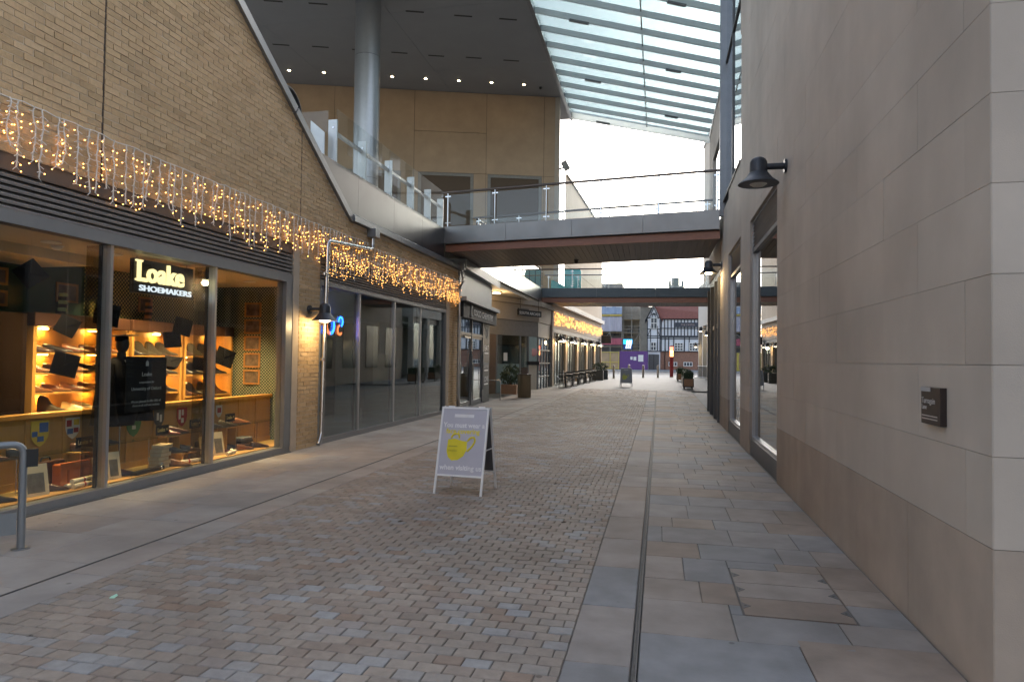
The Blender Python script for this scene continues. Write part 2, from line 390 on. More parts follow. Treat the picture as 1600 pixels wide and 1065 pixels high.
# setts of the carriageway
lane = sheet('sett_carriageway', -4.0, -.5, ys_bed, -.012, BED)
SW, SL = .16, .11
def sett_mesh(i):
    rr = random.Random(i); e = .005; w, l = SW-.007, SL-.007; t = .03
    j = lambda: rr.uniform(-.002, .0015)
    return [(-w/2,-l/2,-t),(w/2,-l/2,-t),(w/2,l/2,-t),(-w/2,l/2,-t),
            (-w/2+j(),-l/2+j(),-e),(w/2+j(),-l/2+j(),-e),(w/2+j(),l/2+j(),-e),(-w/2+j(),l/2+j(),-e),
            (-w/2+e,-l/2+e,j()),(w/2-e,-l/2+e,j()),(w/2-e,l/2-e,j()),(-w/2+e,l/2-e,j())]
SF = [(0,1,5,4),(1,2,6,5),(2,3,7,6),(3,0,4,7),(4,5,9,8),(5,6,10,9),(6,7,11,10),(7,4,8,11),(8,9,10,11)]
SVAR = [sett_mesh(i) for i in range(8)]
SMES = []
for vv in SVAR:
    mb = MB().add(vv, SF); SMES.append(mb.mesh('sett', SETT))
setts = []
for r in range(int(36.2/SL) + 20):
    y = 1.6 + r*SL
    if y > 36.2: break
    off = (0 if r % 2 else .5) * SW + random.uniform(-.012, .012)
    x = -4.0 + off - SW
    while x < -.5:
        xa, xb = max(x, -4.0), min(x+SW, -.502)
        if xb - xa > .03: setts.append(((xa+xb)/2, y+SL/2, (xb-xa)/SW))
        x += SW
def infr(p):
    q = proj((p[0], p[1], 0)); return q and 0 <= q[0] <= 1600 and 0 <= q[1] <= 1062
near = sorted([s for s in setts if infr(s)], key=lambda s: s[0]**2 + s[1]**2)[:300]
ns = set(near)
for s in near:
    o = link('sett', random.choice(SMES), lane); o.location = (s[0], s[1], random.uniform(-.0015, .001)); o.scale = (s[2], 1, 1)
    o.rotation_euler = (random.uniform(-.006,.006), random.uniform(-.006,.006), random.uniform(-.006,.006))
mb = MB()
for s in setts:
    if s in ns: continue
    mb.cur = random.uniform(.001, 1); z = gz(s[1]) + random.uniform(-.001, .001)
    mb.add([(s[0]+v[0]*s[2], s[1]+v[1], z+v[2]) for v in random.choice(SVAR)], SF)
tag(mb.build('sett_field', SETT, lane), kind='stuff')

# flags: right footway
fr_ = sheet('footway', -.10, 1.62, ys_bed, -.012, BED)
E1 = [(-.1,.81,3.55,4.28),(-.1,.81,2.7,3.55),(.81,1.585,3.6,4.38),(.81,1.585,2.7,3.6),(-.1,.47,4.28,4.90),(.47,1.12,4.28,4.72),(.47,.55,4.72,4.90),
      (1.12,1.585,4.38,4.72),(1.25,1.585,4.72,5.08),(1.25,1.585,5.08,5.43),(1.25,1.585,5.43,5.98),(-.1,.30,4.90,5.36),(.30,.55,4.90,5.36),
      (-.1,.20,5.36,5.97),(.20,.55,5.36,5.97),(.55,.93,5.77,5.97),(.93,1.25,5.77,5.98),
      (-.1,.35,5.97,6.45),(.35,1.01,5.97,6.45),(1.01,1.29,5.98,6.45),(1.29,1.585,5.98,6.45),
      (-.1,.035,6.45,7.03),(.035,.66,6.45,7.03),(.66,1.22,6.45,7.03),(1.22,1.585,6.45,7.03),
      (-.1,.14,7.03,7.45),(.14,.55,7.03,7.45),(.55,1.05,7.03,7.45),(1.05,1.585,7.03,7.45),
      (-.1,.31,7.45,8.12),(.31,.74,7.45,8.12),(.74,1.25,7.45,8.12),(1.25,1.585,7.45,8.12)]
for e in E1: flag(*e, fr_, FLAG)
y = 8.12
rr = random.Random(5)
while y < 36.2:
    h = rr.choice([.30, .42, .45, .5, .55]); y1 = min(y+h, 36.25); x = -.1
    while x < 1.58:
        wd = rr.uniform(.36, .72); x1 = x + wd
        if 1.585 - x1 < .22: x1 = 1.585
        flag(x, x1, y, y1, fr_, FLAG); x = x1
    y = y1
y = 1.1
while y < 2.6:
    flag(-.1, .6, y, y+.8, fr_, FLAG); flag(.6, 1.585, y, y+.8, fr_, FLAG); y += .8
# kerb-like strips of long flags beside the drains
st_ = sheet('channel_strip', -.5, -.14, ys_bed, -.012, BED)
y = 3.78 - .89*3
while y < 36: flag(-.498, -.142, y, y+.89, st_, FLAG); y += .89
sl_ = sheet('channel_strip', -4.355, -4.0, ys_bed, -.012, BED)
y = 1.2
while y < 36:
    l = rr.uniform(.7, 1.0); flag(-4.352, -4.002, y, y+l, sl_, FLAGL, jit=.001); y += l
# left footway
fl_ = sheet('footway', -6.3, -4.375, ys_bed, -.012, BED)
y = 1.5; k = 0
while y < 36:
    xs = [-6.26, -5.55, -4.98, -4.378] if k % 2 else [-6.26, -5.85, -5.2, -4.378]
    h = rr.choice([.55, .6, .75])
    for a, b in zip(xs, xs[1:]): flag(a, b, y, y+h, fl_, FLAGL, g=.003, jit=.0008)
    y += h; k += 1
# slot drains
DR = mat('drain_steel', (.10,.10,.105), .6, .4, var=.1)
for x, wd, lab in ((-.12, .026, 'narrow steel slot drain beside the sandstone flags near the stone wall'), (-4.365, .018, 'thin dark slot drain along the shop pavement')):
    t = thing('slot_drain', lab, 'drain')
    for nm, a, b, dz, m in (('channel', -wd/2, wd/2, -.011, BED), ('edge', -wd/2, -wd/2+.005, .0, DR), ('edge', wd/2-.006, wd/2, .0, DR)):
        mb = MB()
        for y0, y1 in ((-4, 18), (18, 36.3)):
            mb.add([(x+a,y0,gz(y0)+dz),(x+b,y0,gz(y0)+dz),(x+b,y1,gz(y1)+dz),(x+a,y1,gz(y1)+dz),(x+a,y0,gz(y0)+dz-.03),(x+b,y0,gz(y0)+dz-.03),(x+b,y1,gz(y1)+dz-.03),(x+a,y1,gz(y1)+dz-.03)],
                   [(0,1,2,3),(0,3,7,4),(1,5,6,2),(0,4,5,1),(3,2,6,7)])
        mb.build(nm, m, t)
# inspection cover with three stone-filled trays
t = thing('inspection_cover', 'rectangular inspection cover of three stone-filled trays with steel corners', 'cover')
PX(.556, 1.244, 4.728, 5.764, -.02, -.006).build('tray_frame', DR, t)
for i, (y0, y1) in enumerate(((4.735, 5.075), (5.085, 5.405), (5.415, 5.757))):
    PX(.562, 1.238, y0, y1, -.012, .001).build('stone_infill', FLAG, t)
    for xx, sg in ((.564, 1), (1.236, -1)):
        yc = (y0+y1)/2
        MB().prism([(xx, yc-.06, .0015), (xx, yc+.06, .0015), (xx+sg*.055, yc, .0015)], (0,0,.002)).build('corner_plate', DR, t)
        MB().cyl((xx+sg*.02, yc, .003), (xx+sg*.02, yc, .0045), .009, n=8).build('key_hole', BLACK, t)
# scrap of paper
tag(MB().prism([(-3.62,3.98,.003),(-3.585,3.985,.003),(-3.58,4.01,.012),(-3.6,4.02,.018),(-3.625,4.0,.006)], (.002,.002,.004)).build('paper_scrap', mat('mint_paper', (.45,.72,.55), .7)), 'tiny scrap of pale green paper on the setts', 'litter')
for x, y in ((-1.35, 9.0), (-2.55, 6.5), (-.95, 6.9)):
    m_ = MB().prism([(x,y,.002),(x+.03,y+.012,.004),(x+.045,y+.03,.01),(x+.015,y+.035,.012),(x-.01,y+.02,.004)], (0,0,.002))
    tag(m_.build('fallen_leaf', mat('dead_leaf', (.06,.045,.03), .8)), {0: 'small dark leaf on the setts to the side of the sandwich board', 1: 'small dark leaf on the setts in front of the sandwich board', 2: 'small dark leaf near the kerb strip'}[[9.0,6.5,6.9].index(y)], 'leaf')

# unseen building added behind the viewer to block sky light
BK = thing('sky_blocking_building', 'unseen beige building added behind the viewer to block sky light', 'building')
MB().box(-30, 24, -26, -17, -.1, 12.5).build('wall', STONE, BK); MB().box(-30.2, 24.2, -26.2, -16.8, 12.51, 12.9).build('parapet', COPE, BK)
for k in range(12):
    for z in (.3, 5.0, 8.8): MB().box(-28+4.3*k, -25.4+4.3*k, -17.0, -16.96, z, z+2.7).build('window', mat('dark_pane', (.03,.035,.04), .15), BK)

# ================================================================== right-hand stone building
SB = thing('stone_building', 'pale limestone building with tall louvred shop windows and a brown plinth', 'building', (0,0,0))
XR = 1.6
def stones(y0, y1, z0, z1, seed=0, corner=False):
    rr = random.Random(seed)
    z = .75 if z0 >= .75 else 0
    zz = [.75 + .45*k for k in range(0, 40)]
    rows = [(max(a, z0), min(a+.45, z1), k) for k, a in enumerate(zz) if a+.45 > z0+.01 and a < z1-.01]
    for a, b, k in rows:
        y = y0; first = True
        L = 1.36
        yy = [y0]; p = math.floor(y0/L)*L + (.5*L if k % 2 else 0)
        while p < y1:
            if p > y0 + .12 and p < y1 - .12: yy.append(p)
            p += L
        yy.append(y1)
        if corner:      # L-shaped quoins with softened arris
            bq = yy[1]; aq = .32 if k % 2 else .66; e = .006
            MB().prism([(XR, 3.78+e, a+.0014), (XR+e, 3.78, a+.0014), (XR+aq-.001, 3.78, a+.0014), (XR+aq-.001, 3.835, a+.0014), (XR+.055, 3.835, a+.0014), (XR+.055, bq-.0012, a+.0014), (XR, bq-.0012, a+.0014)], (0,0,b-a-.0028)).build('stone_block', STONE, SB)
            yy = yy[1:]
        for c, d in zip(yy, yy[1:]):
            o_ = rr.uniform(-.0012, .0012)
            MB().box(XR+o_, XR+.055, c+.0012, d-.0012, a+.0009, b-.0009).build('stone_block', STONE, SB)
def plinth(y0, y1, js=()):
    yy = [y0] + [j for j in js if y0 < j < y1] + [y1]
    if y0 < 4:
        e = .006; bq = yy[1]; yy = yy[1:]
        MB().prism([(XR, 3.78+e, -.02), (XR+e, 3.78, -.02), (XR+.319, 3.78, -.02), (XR+.319, 3.835, -.02), (XR+.055, 3.835, -.02), (XR+.055, bq-.002, -.02), (XR, bq-.002, -.02)], (0,0,.768)).build('plinth_block', PLINTH, SB)
    for c, d in zip(yy, yy[1:]): MB().box(XR-.001, XR+.055, c+.002, d-.002, -.02, .748).build('plinth_block', PLINTH, SB)
JB = mat('stone_joint', (.47,.43,.37), .9, var=.1)
stones(3.78, 10.05, .75, 8.4, 1, True); stones(10.05, 13.0, 4.2, 8.4, 2); stones(13.0, 14.45, .75, 8.4, 3)
stones(14.45, 16.95, 4.2, 5.78, 4); stones(16.95, 19.2, .75, 5.55, 5); stones(19.2, 23.4, 4.2, 5.55, 6); stones(21.9, 23.4, 5.55, 9.05, 7); stones(18.4, 21.9, 7.9, 9.05, 8)
plinth(3.78, 10.05, (4.95, 6.15, 7.4, 8.65)); plinth(13.0, 14.45); plinth(16.95, 19.2, (18.0,))
MB().box(XR, XR+.055, 3.78, 14.58, 8.402, 14).build('upper_wall', STONE, SB)
def back(y0, y1, z0, z1): MB().box(XR+.056, 1.98, y0, y1, z0, z1).build('wall_core', JB, SB)
back(3.84, 10.05, -.1, 14); back(10.05, 13.0, 4.2, 14); back(13.0, 14.45, -.1, 14); back(14.45, 14.6, 4.2, 14); back(14.6, 16.95, 4.2, 5.78)
back(16.95, 19.2, -.1, 5.55); back(19.2, 23.4, 4.2, 5.5); back(21.9, 23.4, 5.5, 9.0); back(18.4, 21.9, 7.9, 9.0)
# end face towards the viewer
rr = random.Random(8)
zz = [-.02, .75] + [.75+.45*k for k in range(1, 20)]
for k, (a, b) in enumerate(zip(zz, zz[1:])):
    x = XR + (.32 if (k == 0 or (k-1) % 2) else .66); first = 1.2
    if zz[k] > 8.3: x = XR + .057
    while x < 4.6:
        x1 = x + first; first = 1.2
        MB().box(x+.001, x1-.001, 3.78+rr.uniform(-.001,.001), 3.835, a+.0014, b-.0014).build('plinth_block' if k == 0 else 'stone_block', PLINTH if k == 0 else STONE, SB); x = x1
MB().box(XR+.057, 4.6, 3.78, 3.835, zz[-1]+.002, 14).build('upper_wall', STONE, SB)
MB().box(1.98, 4.6, 3.836, 23.4, 13.9, 14).build('roof_deck', JB, SB)
MB().box(XR-.02, 1.98, 18.38, 23.42, 9.06, 9.2).build('parapet_coping', COPE, SB)
MB().box(4.4, 4.6, 3.836, 23.4, 0, 13.9).build('rear_wall', JB, SB)
MB().box(XR+.06, 4.4, 23.2, 23.38, 0, 9.0).build('far_end_wall', STONE, SB)
# dim rooms behind the glass
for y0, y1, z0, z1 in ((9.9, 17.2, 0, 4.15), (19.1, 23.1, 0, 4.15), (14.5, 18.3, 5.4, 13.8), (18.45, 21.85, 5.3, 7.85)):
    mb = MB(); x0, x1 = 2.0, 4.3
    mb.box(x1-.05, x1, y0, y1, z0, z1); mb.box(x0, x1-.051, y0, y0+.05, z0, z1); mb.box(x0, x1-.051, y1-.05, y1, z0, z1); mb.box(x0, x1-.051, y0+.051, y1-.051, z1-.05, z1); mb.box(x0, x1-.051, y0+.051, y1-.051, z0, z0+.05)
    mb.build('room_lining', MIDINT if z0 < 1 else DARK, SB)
def rbay(y0, y1):
    zt, zl = 4.2, 3.62
    xg = XR + .10
    # kick plate, frame, glass, louvres
    MB().box(XR+.02, XR+.16, y0, y1, -.02, .27).build('kick_plate', FRAME, SB)
    for a, b, z0, z1, nm in ((y0, y0+.05, .27, zt, 'near_jamb'), (y1-.05, y1, .27, zt, 'jamb_frame'), (y0+.05, y1-.05, zl, zl+.07, 'transom'), (y0+.05, y1-.05, zt-.05, zt, 'head_frame'), (y0+.05, y1-.05, .27, .32, 'sill_frame')):
        MB().box(XR+.045, XR+.155, a, b, z0, z1).build(nm, SILVER if nm in ('jamb_frame', 'sill_frame') else FRAME2, SB)
    MB().box(xg-.006, xg+.006, y0+.05, y1-.05, .32, zl).build('window_pane', GREFL, SB)
    n = 7; h = (zt-.05-zl-.07)/n
    for k in range(n):
        z = zl + .07 + h*k
        MB().obox((XR+.09, (y0+y1)/2, z+h/2), (.04, 0, -.018), (0, (y1-y0)/2-.052, 0), (.0015, 0, .003)).build('louvre_blade', LOUV, SB)
    MB().box(XR+.15, XR+.154, y0+.05, y1-.05, zl+.07, zt-.05).build('louvre_back', BLACK, SB)
    for a, b in ((y0-.001, y0+.0),):
        pass
rbay(10.05, 13.0); rbay(14.45, 16.95)
# entrance bay
MB().box(XR+.02, XR+.16, 19.2, 23.2, 3.95, 4.2).build('entrance_head', FRAME, SB)
for a, b in ((19.2, 19.3), (20.35, 20.47), (21.9, 22.02), (23.1, 23.2)): MB().box(XR-.06, XR+.16, a, b, 0, 3.95).build('entrance_post', FRAME, SB)
MB().box(XR+.0, XR+.12, 19.3, 23.1, 2.6, 2.72).build('entrance_transom', FRAME2, SB)
for a, b, z0, z1 in ((19.3, 20.35, .1, 2.6), (22.02, 23.1, .1, 2.6), (19.3, 20.35, 2.72, 3.95), (20.47, 21.9, 2.72, 3.95), (22.02, 23.1, 2.72, 3.95)):
    MB().box(XR+.05, XR+.062, a, b, z0, z1).build('window_pane', GREFL, SB)
d_ = MB().box(XR+.3, XR+.34, 20.47, 21.9, .05, 2.6).build('entrance_door', BLACK, SB)
MB().box(XR+.27, XR+.3, 20.6, 20.63, .9, 1.6).build('door_handle', STAIN, d_)
# upper window reflecting the canopy
uy0, uy1 = 14.6, 18.22
for a, b, z0, z1 in ((uy0, uy0+.06, 5.8, 13.9), (uy0+.06, uy1, 5.8, 5.86), (16.5, 16.56, 5.86, 13.9), (uy0+.06, uy1, 9.35, 9.42)):
    MB().box(XR+.03, XR+.12, a, b, z0, z1).build('upper_window_frame', FRAME, SB)
MB().box(XR-.02, XR+.03, uy0-.02, uy1, 5.74, 5.80).build('upper_window_sill', BLACK, SB)
for a, b in ((uy0+.06, 16.5), (16.56, uy1)):
    for z0, z1 in ((5.86, 9.35), (9.42, 13.9)): MB().box(XR+.06, XR+.072, a, b, z0, z1).build('window_pane', glass('upper_glass', (.3,.36,.4), .55), SB)
MB().box(XR-.10, XR+.1, uy1, uy1+.16, 5.4, 13.9).build('mullion_post', COPE, SB)
MB().box(XR+.05, XR+.062, 18.5, 21.8, 5.6, 7.85).build('window_pane', GREFL, SB)
# neighbouring block across the side street
NBK = thing('side_street_building', 'stone block across the side street behind the limestone building', 'building')
MB().box(5.0, 15, 25.5, 45, -.1, 17).build('wall', STONE, NBK)
for z in (1.0, 5.6, 9.4, 13.2):
    for k in range(6): MB().box(4.97, 5.0, 26.6+3.1*k, 28.4+3.1*k, z, z+2.6).build('window', mat('dark_pane', (.03,.035,.04), .15), NBK)
MB().box(4.9, 15, 25.4, 45.1, 17.01, 17.4).build('parapet', COPE, NBK)
# wall stains are left to the stone; a plaque
t = thing('wall_plaque', 'small dark brown street plaque projecting from the stone wall', 'plaque')
PX(XR-.035, XR, 4.32, 4.61, 1.295, 1.515).build('plate', mat('plaque_brown', (.035,.024,.022), .4), t, bevel=.003)
PX(XR-.039, XR-.0355, 4.46, 4.605, 1.488, 1.512).build('corner_tab', mat('tab_grey', (.42,.42,.43), .5), t)
TXT = mat('lettering_pale', (.55,.52,.5), .6)
for s_, zz_, sz, wd in (('Turnagain', 1.418, .05, .20), ('Lane', 1.383, .04, .075)):
    put_text(s_, sz, TXT, (XR-.0365, 4.595, zz_), (0,-1,0), (0,0,1), t, .0008, width=wd)
for zz_ in (1.342, 1.324): PX(XR-.0365, XR-.0352, 4.36, 4.595, zz_, zz_+.005).build('small_print', TXT, t)

# ================================================================== footbridges
def bridge(name, label, NL, NR, FL, FR, zt, npost, fmat, woodm, zb, seed):
    T = thing(name, label, 'footbridge')
    zf = zt - .5
    N = Frame(NL, NR); F2 = Frame(FL, FR)
    # deck core
    MB().prism([(NL[0], NL[1]+.12, zb+.04), (NR[0], NR[1]+.12, zb+.04), (FR[0], FR[1]-.12, zb+.04), (FL[0], FL[1]-.12, zb+.04)], (0,0,zt-zb-.09)).build('deck', SOFF, T)
    # fascia panels of metal
    rr = random.Random(seed); k = 4
    for i in range(k):
        for fr, vv in ((N, .0), (F2, -.06)):
            mb = MB(); fr.box(mb, fr.L*i/k+.004, fr.L*(i+1)/k-.004, vv, vv+.06, zf, zt); mb.build('fascia_panel', fmat, T)
    for fr, v0 in ((N, -.12), (F2, .06)):
        mb = MB(); fr.box(mb, 0, fr.L, v0, v0+.06, zb, zf-.025); mb.build('timber_beam', woodm, T)
        mb = MB(); fr.box(mb, 0, fr.L, v0-.02, v0+.075, zf-.024, zf-.001); mb.build('shadow_gap', BLACK, T)
    # soffit boards run across the span
    nb = 46
    for i in range(nb):
        a, b = i/nb, (i+.94)/nb
        pn = lambda q: N.p(N.L*q, -.14, 0); pf = lambda q: F2.p(F2.L*q, .14, 0)
        P = [pn(a), pn(b), pf(b), pf(a)]
        MB().prism([(p.x, p.y, zb+.01) for p in P], (0,0,.025)).build('soffit_board', BOARD, T)
    for fr, v in ((N, -.08), (F2, .08)):
        MB().tube([fr.p(-.15, v, zt+1.05), fr.p(fr.L+.1, v, zt+1.05)], .036, 10).build('handrail', BRONZE, T, smooth=True)
        for i in range(npost+1):
            u = min(max(fr.L*i/npost, .05), fr.L-.06)
            mb = MB().cyl(fr.p(u, v, zt-.02), fr.p(u, v, zt+1.03), .022, n=8)
            for z in (.14, .93):
                mb.bar(fr.p(u-.09, v, zt+z), fr.p(u+.09, v, zt+z), .02, .03)
            mb.build('baluster_post', STAIN, T, smooth=True)
            if i < npost:
                mb = MB(); u2 = fr.L*(i+1)/npost; fr.box(mb, fr.L*i/npost+.05, u2-.05, v-.006, v+.006, zt+.06, zt+.97); mb.build('balustrade_pane', GCLEAR, T)
    return T
b1 = bridge('footbridge', 'nearer footbridge with brushed metal fascia, timber soffit and glass balustrade', (-6.27, 19.38), (1.5, 18.2), (-6.27, 23.2), (1.5, 21.75), 5.55, 5, FASC, WOODRED, 4.82, 1)
b2 = bridge('footbridge', 'farther footbridge with dark slate fascia seen under the nearer one', (-6.45, 36.9), (6.0, 37.6), (-6.45, 39.7), (6.0, 40.4), 5.55, 7, mat('slate_fascia', (.07,.085,.095), .4, .3, var=.1), WOODRED, 4.76, 2)

t = thing('dome_camera', 'tiny dark dome camera under the nearer footbridge', 'camera', (-2.6, 21.6, 4.82))
MB().lathe([(.06,.0),(.06,-.05),(.045,-.09),(0,-.11)], 12).build('dome', BLACK, t, smooth=True); MB().cyl((0,0,.01),(0,0,-.015), .08, n=12).build('mount', FRAME, t)
# ================================================================== canopy: soffit, glass roof, tan upper building, column
ZS = 17.7
t = thing('canopy_soffit', 'high flat grey soffit of the canopy with small warm downlights', 'canopy')
xs = [-34, -26, -18.9, -12.4, -5.9]; ysf = [10, 16.5, 23, 29.5, 36, 45]
for i in range(len(xs)-1):
    for j in range(len(ysf)-1):
        MB().box(xs[i]+.006, xs[i+1]-.006, ysf[j]+.006, ysf[j+1]-.006, ZS, ZS+.08).build('soffit_panel', SOFF, t)
MB().box(-34, -5.9, 10, 45, ZS+.081, ZS+.5).build('roof_slab', SOFF, t)
MB().box(-5.9, -5.72, 10, 45, ZS-.1, ZS+.55).build('edge_gutter', COPE, t)
dl = mat('slot_dark', (.03,.03,.03), .6)
wd_ = Vector((.945, .325, 0)); wn_ = Vector((.325, -.945, 0))
for x, y in ((-19.2,31.5),(-17.3,32.1),(-13.5,33.5),(-11.7,34.2),(-9.8,34.8),(-7.9,35.5),(-17.2,27.5),(-15.3,28.1),(-11.2,29.6),(-9.1,30.4),(-13.2,28.9),(-7.1,31.1),(-15.4,32.8)):
    MB().obox((x, y, ZS-.002), wd_*.42, wn_*.06, (0,0,.006)).build('air_slot', dl, t)
LB = emis('downlight_warm', (1,.78,.45), 14)
k = 0
ends = ['leftmost', 'second', 'third', 'fourth', 'fifth', 'sixth', 'seventh', 'rightmost']
for i in range(8):
    x, y = -20.44 + (12.6/7)*i, 34.43 + (4.33/7)*i
    o = thing('soffit_downlight', ('%s of the row of warm downlights in the high soffit' % ends[i]), 'downlight', group='downlights in the canopy soffit')
    MB().lathe([(.11,-.01),(.085,-.02),(.08,.0)], 14, (x, y, ZS)).build('trim_ring', FRAME2, o)
    MB().lathe([(.085,-.028),(.05,-.045),(.0,-.05)], 12, (x, y, ZS+.015)).build('lens', LB, o)
t = thing('security_camera', 'small dark dome camera on the soffit by the last downlight', 'camera', (-6.95, 39.3, ZS))
MB().lathe([(.07,0),(.08,-.06),(.06,-.12),(0,-.15)], 12).build('dome', BLACK, t, smooth=True)
MB().cyl((0,0,.0), (0,0,-.02), .1, n=12).build('mount', FRAME2, t)

RF = thing('glass_canopy', 'sloping glass roof on pale steel ribs spanning the street', 'canopy')
RIB = opal('rib_opal', (.88,.92,.92))
rd_ = Vector((.934, .357, -.106)); rl = 10.3
for kx in range(13):
    y = 44.34 - 1.72*kx
    p0 = Vector((-5.72, y, ZS+.05)); p1 = p0 + rd_*rl
    MB().bar(p0, p1, .10 if kx else .2, .27 if kx else .5).build('roof_rib', RIB, RF)
    if kx < 12:
        q0 = p0 + Vector((0,-1.72,0)); 
        for h0, h1 in ((.0, .4985), (.5015, .995)):
            a, b = p0 + rd_*rl*h0, p0 + rd_*rl*h1; c, d = q0 + rd_*rl*h1, q0 + rd_*rl*h0
            up = Vector((0,0,.137))
            MB().prism([a+up+V(0,-.006,0), b+up+V(0,-.006,0), c+up+V(0,.006,0), d+up+V(0,.006,0)], (0,0,.02)).build('roof_pane', GROOF, RF)
        m0 = p0 + rd_*rl*.5
        MB().bar(m0 + V(0,-.07,.08), m0 + V(0,-1.65,.08), .06, .1).build('glazing_bar', FRAME2, RF)
    if kx % 2 == 0:
        for q in ((.16, .25) if kx % 4 == 0 else (.62, .7),):
            c0, c1 = p0 + rd_*rl*q[0] + V(0,-.1,-.2), p0 + rd_*rl*q[1] + V(0,-.1,-.2)
            MB().bar(c0, c1, .12, .1).build('cable_tray', FRAME2, RF)
a = Vector((-5.72, 44.34, ZS+.05)) + rd_*rl; b = a + V(0, -1.72*12, 0)
MB().bar(a+V(0,.2,-.1), b, .3, .6).build('edge_beam', RIB, RF)

TB = thing('upper_building', 'tan panelled upper building under the soffit with wide dark windows', 'building')
TW = Frame((-21.65, 36.0), (-6.31, 41.0)); Ln = TW.L
mb = MB(); TW.box(mb, -6, Ln-.02, -.35, -.06, 2.5, ZS-.02); mb.build('wall_core', TANJ, TB)
cols = [-6, -2, 2.9, 7.6, 11.93, 15.45, Ln]
for i, (a, b) in enumerate(zip(cols, cols[1:])):
    zs = [2.5, 5.5, 9.1, 12.78, ZS-.01]
    if i == 3: zs = [2.5, 5.5, 9.1, 12.78, 15.25, ZS-.01]
    for z0, z1 in zip(zs, zs[1:]):
        if i in (1, 2, 3, 4) and z0 == 9.1: 
            wa, wb = (a+.27, b-.75) if i != 4 else (a+.11, b-.11)
            for c, d in ((a, wa), (wb, b)):
                mb = MB(); TW.box(mb, c+.012, d-.012, -.058, 0, z0+.012, z1-.012); mb.build('wall_panel', TAN, TB)
            wn = MB(); TW.box(wn, wa+.18, wb-.18, -.16, -.14, z0+.2, z1-.2); wn = wn.build('window', glass('blue_window', (.1,.13,.16), .4), TB)
            for u0, u1, c0, c1 in ((wa, wb, z1-.18, z1), (wa, wb, z0, z0+.18), (wa, wa+.18, z0+.18, z1-.18), (wb-.18, wb, z0+.18, z1-.18)):
                mb = MB(); TW.box(mb, u0, u1, -.3, -.02, c0, c1); mb.build('frame', mat('window_frame_stone', (.27,.25,.22), .5), wn)
            mb = MB(); TW.box(mb, wa+.18, wb-.18, -.13, -.1, z1-.75, z1-.18); mb.build('blind', mat('blind_grey', (.16,.15,.13), .7), wn)
            mb = MB(); TW.box(mb, (wa+wb)/2-.03, (wa+wb)/2+.03, -.138, -.08, z0+.18, z1-.76); mb.build('mullion', FRAME, wn)
            mb = MB(); TW.box(mb, wa+.05, wb-.05, -.45, -.36, z0+.05, z1-.05); mb.build('dark_room', DARK, wn)
        else:
            mb = MB(); TW.box(mb, a+.012, b-.012, -.058, 0, z0+.012, z1-.012); mb.build('wall_panel', TAN, TB)
MB().box(-6.33, -6.05, 41.02, 41.3, 2.5, ZS-.02).build('corner_trim', BEIGE, TB)
MB().prism([(-6.33,41.3,2.5), (-6.05,41.3,2.5), (-9.5,50,2.5), (-13,50,2.5), (-21.6,36.5,2.5)], (0,0,ZS-2.55)).build('rear_volume', TANJ, TB)
t = thing('floodlight', 'small floodlight on the corner of the tan wall against the white sky', 'floodlight')
MB().bar((-6.05, 41.2, 13.3), (-5.8, 41.1, 13.35), .08, .08).build('bracket', FRAME2, t)
MB().obox((-5.66, 41.05, 13.45), (.16, 0, .09), (0, .1, 0), (-.14, 0, .25)).build('lamp_head', mat('flood_grey', (.32,.31,.3), .5), t)

t = thing('round_column', 'tall round metal-clad column rising to the soffit behind the balustrade', 'column', (-12.78, 28, 0))
for z0, z1 in ((3, 9.5), (9.52, 14.95), (14.97, ZS)):
    MB().lathe([(.56, z0), (.56, z1)], 40).build('cladding_drum', mat('column_metal', (.42,.42,.42), .33, .75, var=.05), t, smooth=True)
for z in (9.51, 14.96): MB().lathe([(.548, z-.02), (.548, z+.02)], 40).build('joint_ring', BLACK, t)

# ================================================================== left-hand brick building
BB = thing('brick_building', 'buff brick building with a raking metal coping above two glazed shopfronts', 'building')
XF = -6.22                                   # brick face
def rake(y): return 4.44 + (12.93 - y) * .63
def top_z(y): return rake(y) if y < 12.93 else 4.42
def in_brick(y, z):
    if z > top_z(y) - .02: return False
    if 10.95 < y < 11.72 or 19.78 < y < 20.66: return z > .0
    if z < 3.6: return False
    return 1.5 < y < 20.66
JOINTS = (6.555, 10.955)
# mortar backing
MB().prism([(XF-.007, 1.5, 3.6), (XF-.007, 20.66, 3.6), (XF-.007, 20.66, 4.43), (XF-.007, 12.93, 4.43), (XF-.007, 1.5, rake(1.5))], (-.2, 0, 0)).build('wall_core', MORTAR, BB)
for a, b in ((10.955, 11.72), (19.78, 20.66)): MB().box(XF-.24, XF-.007, a, b, -.05, 3.598).build('pier_core', MORTAR, BB)
bl, bh, bd = .225, .075, .01
bricks = []
for r in range(int(11/bh)):
    z0 = r*bh
    off = 0 if r % 2 else bl/2
    y = 1.5 - off
    while y < 20.7:
        a, b = y, y+bl; y += bl
        segs = [(a, b)]
        for J in JOINTS:
            ns_ = []
            for c, d in segs:
                if c < J < d: ns_ += [(c, J-.012), (J+.012, d)]
                else: ns_.append((c, d))
            segs = ns_
        for c, d in segs:
            c2, d2 = c, d
            for (p, q) in ((10.955, 11.72), (19.78, 20.66)):
                if z0 < 3.58 and d > p-.001 and c < q+.001:
                    c2, d2 = max(c2, p+.0), min(d2, q)
            if d2 - c2 < .04: continue
            m_ = (c2+d2)/2; zc = z0+bh/2
            if z0 < 3.595 and z0 + bh > 3.605: continue
            if z0 + bh <= 3.61 and not (10.95 <= c2 and d2 <= 11.725 or 19.775 <= c2 and d2 <= 20.665): continue
            if z0 + bh > top_z(d2) - .01: 
                if z0 > top_z(c2) : continue
                if z0 + bh > top_z(c2): continue
            if in_brick(m_, zc): bricks.append((c2, d2, z0))
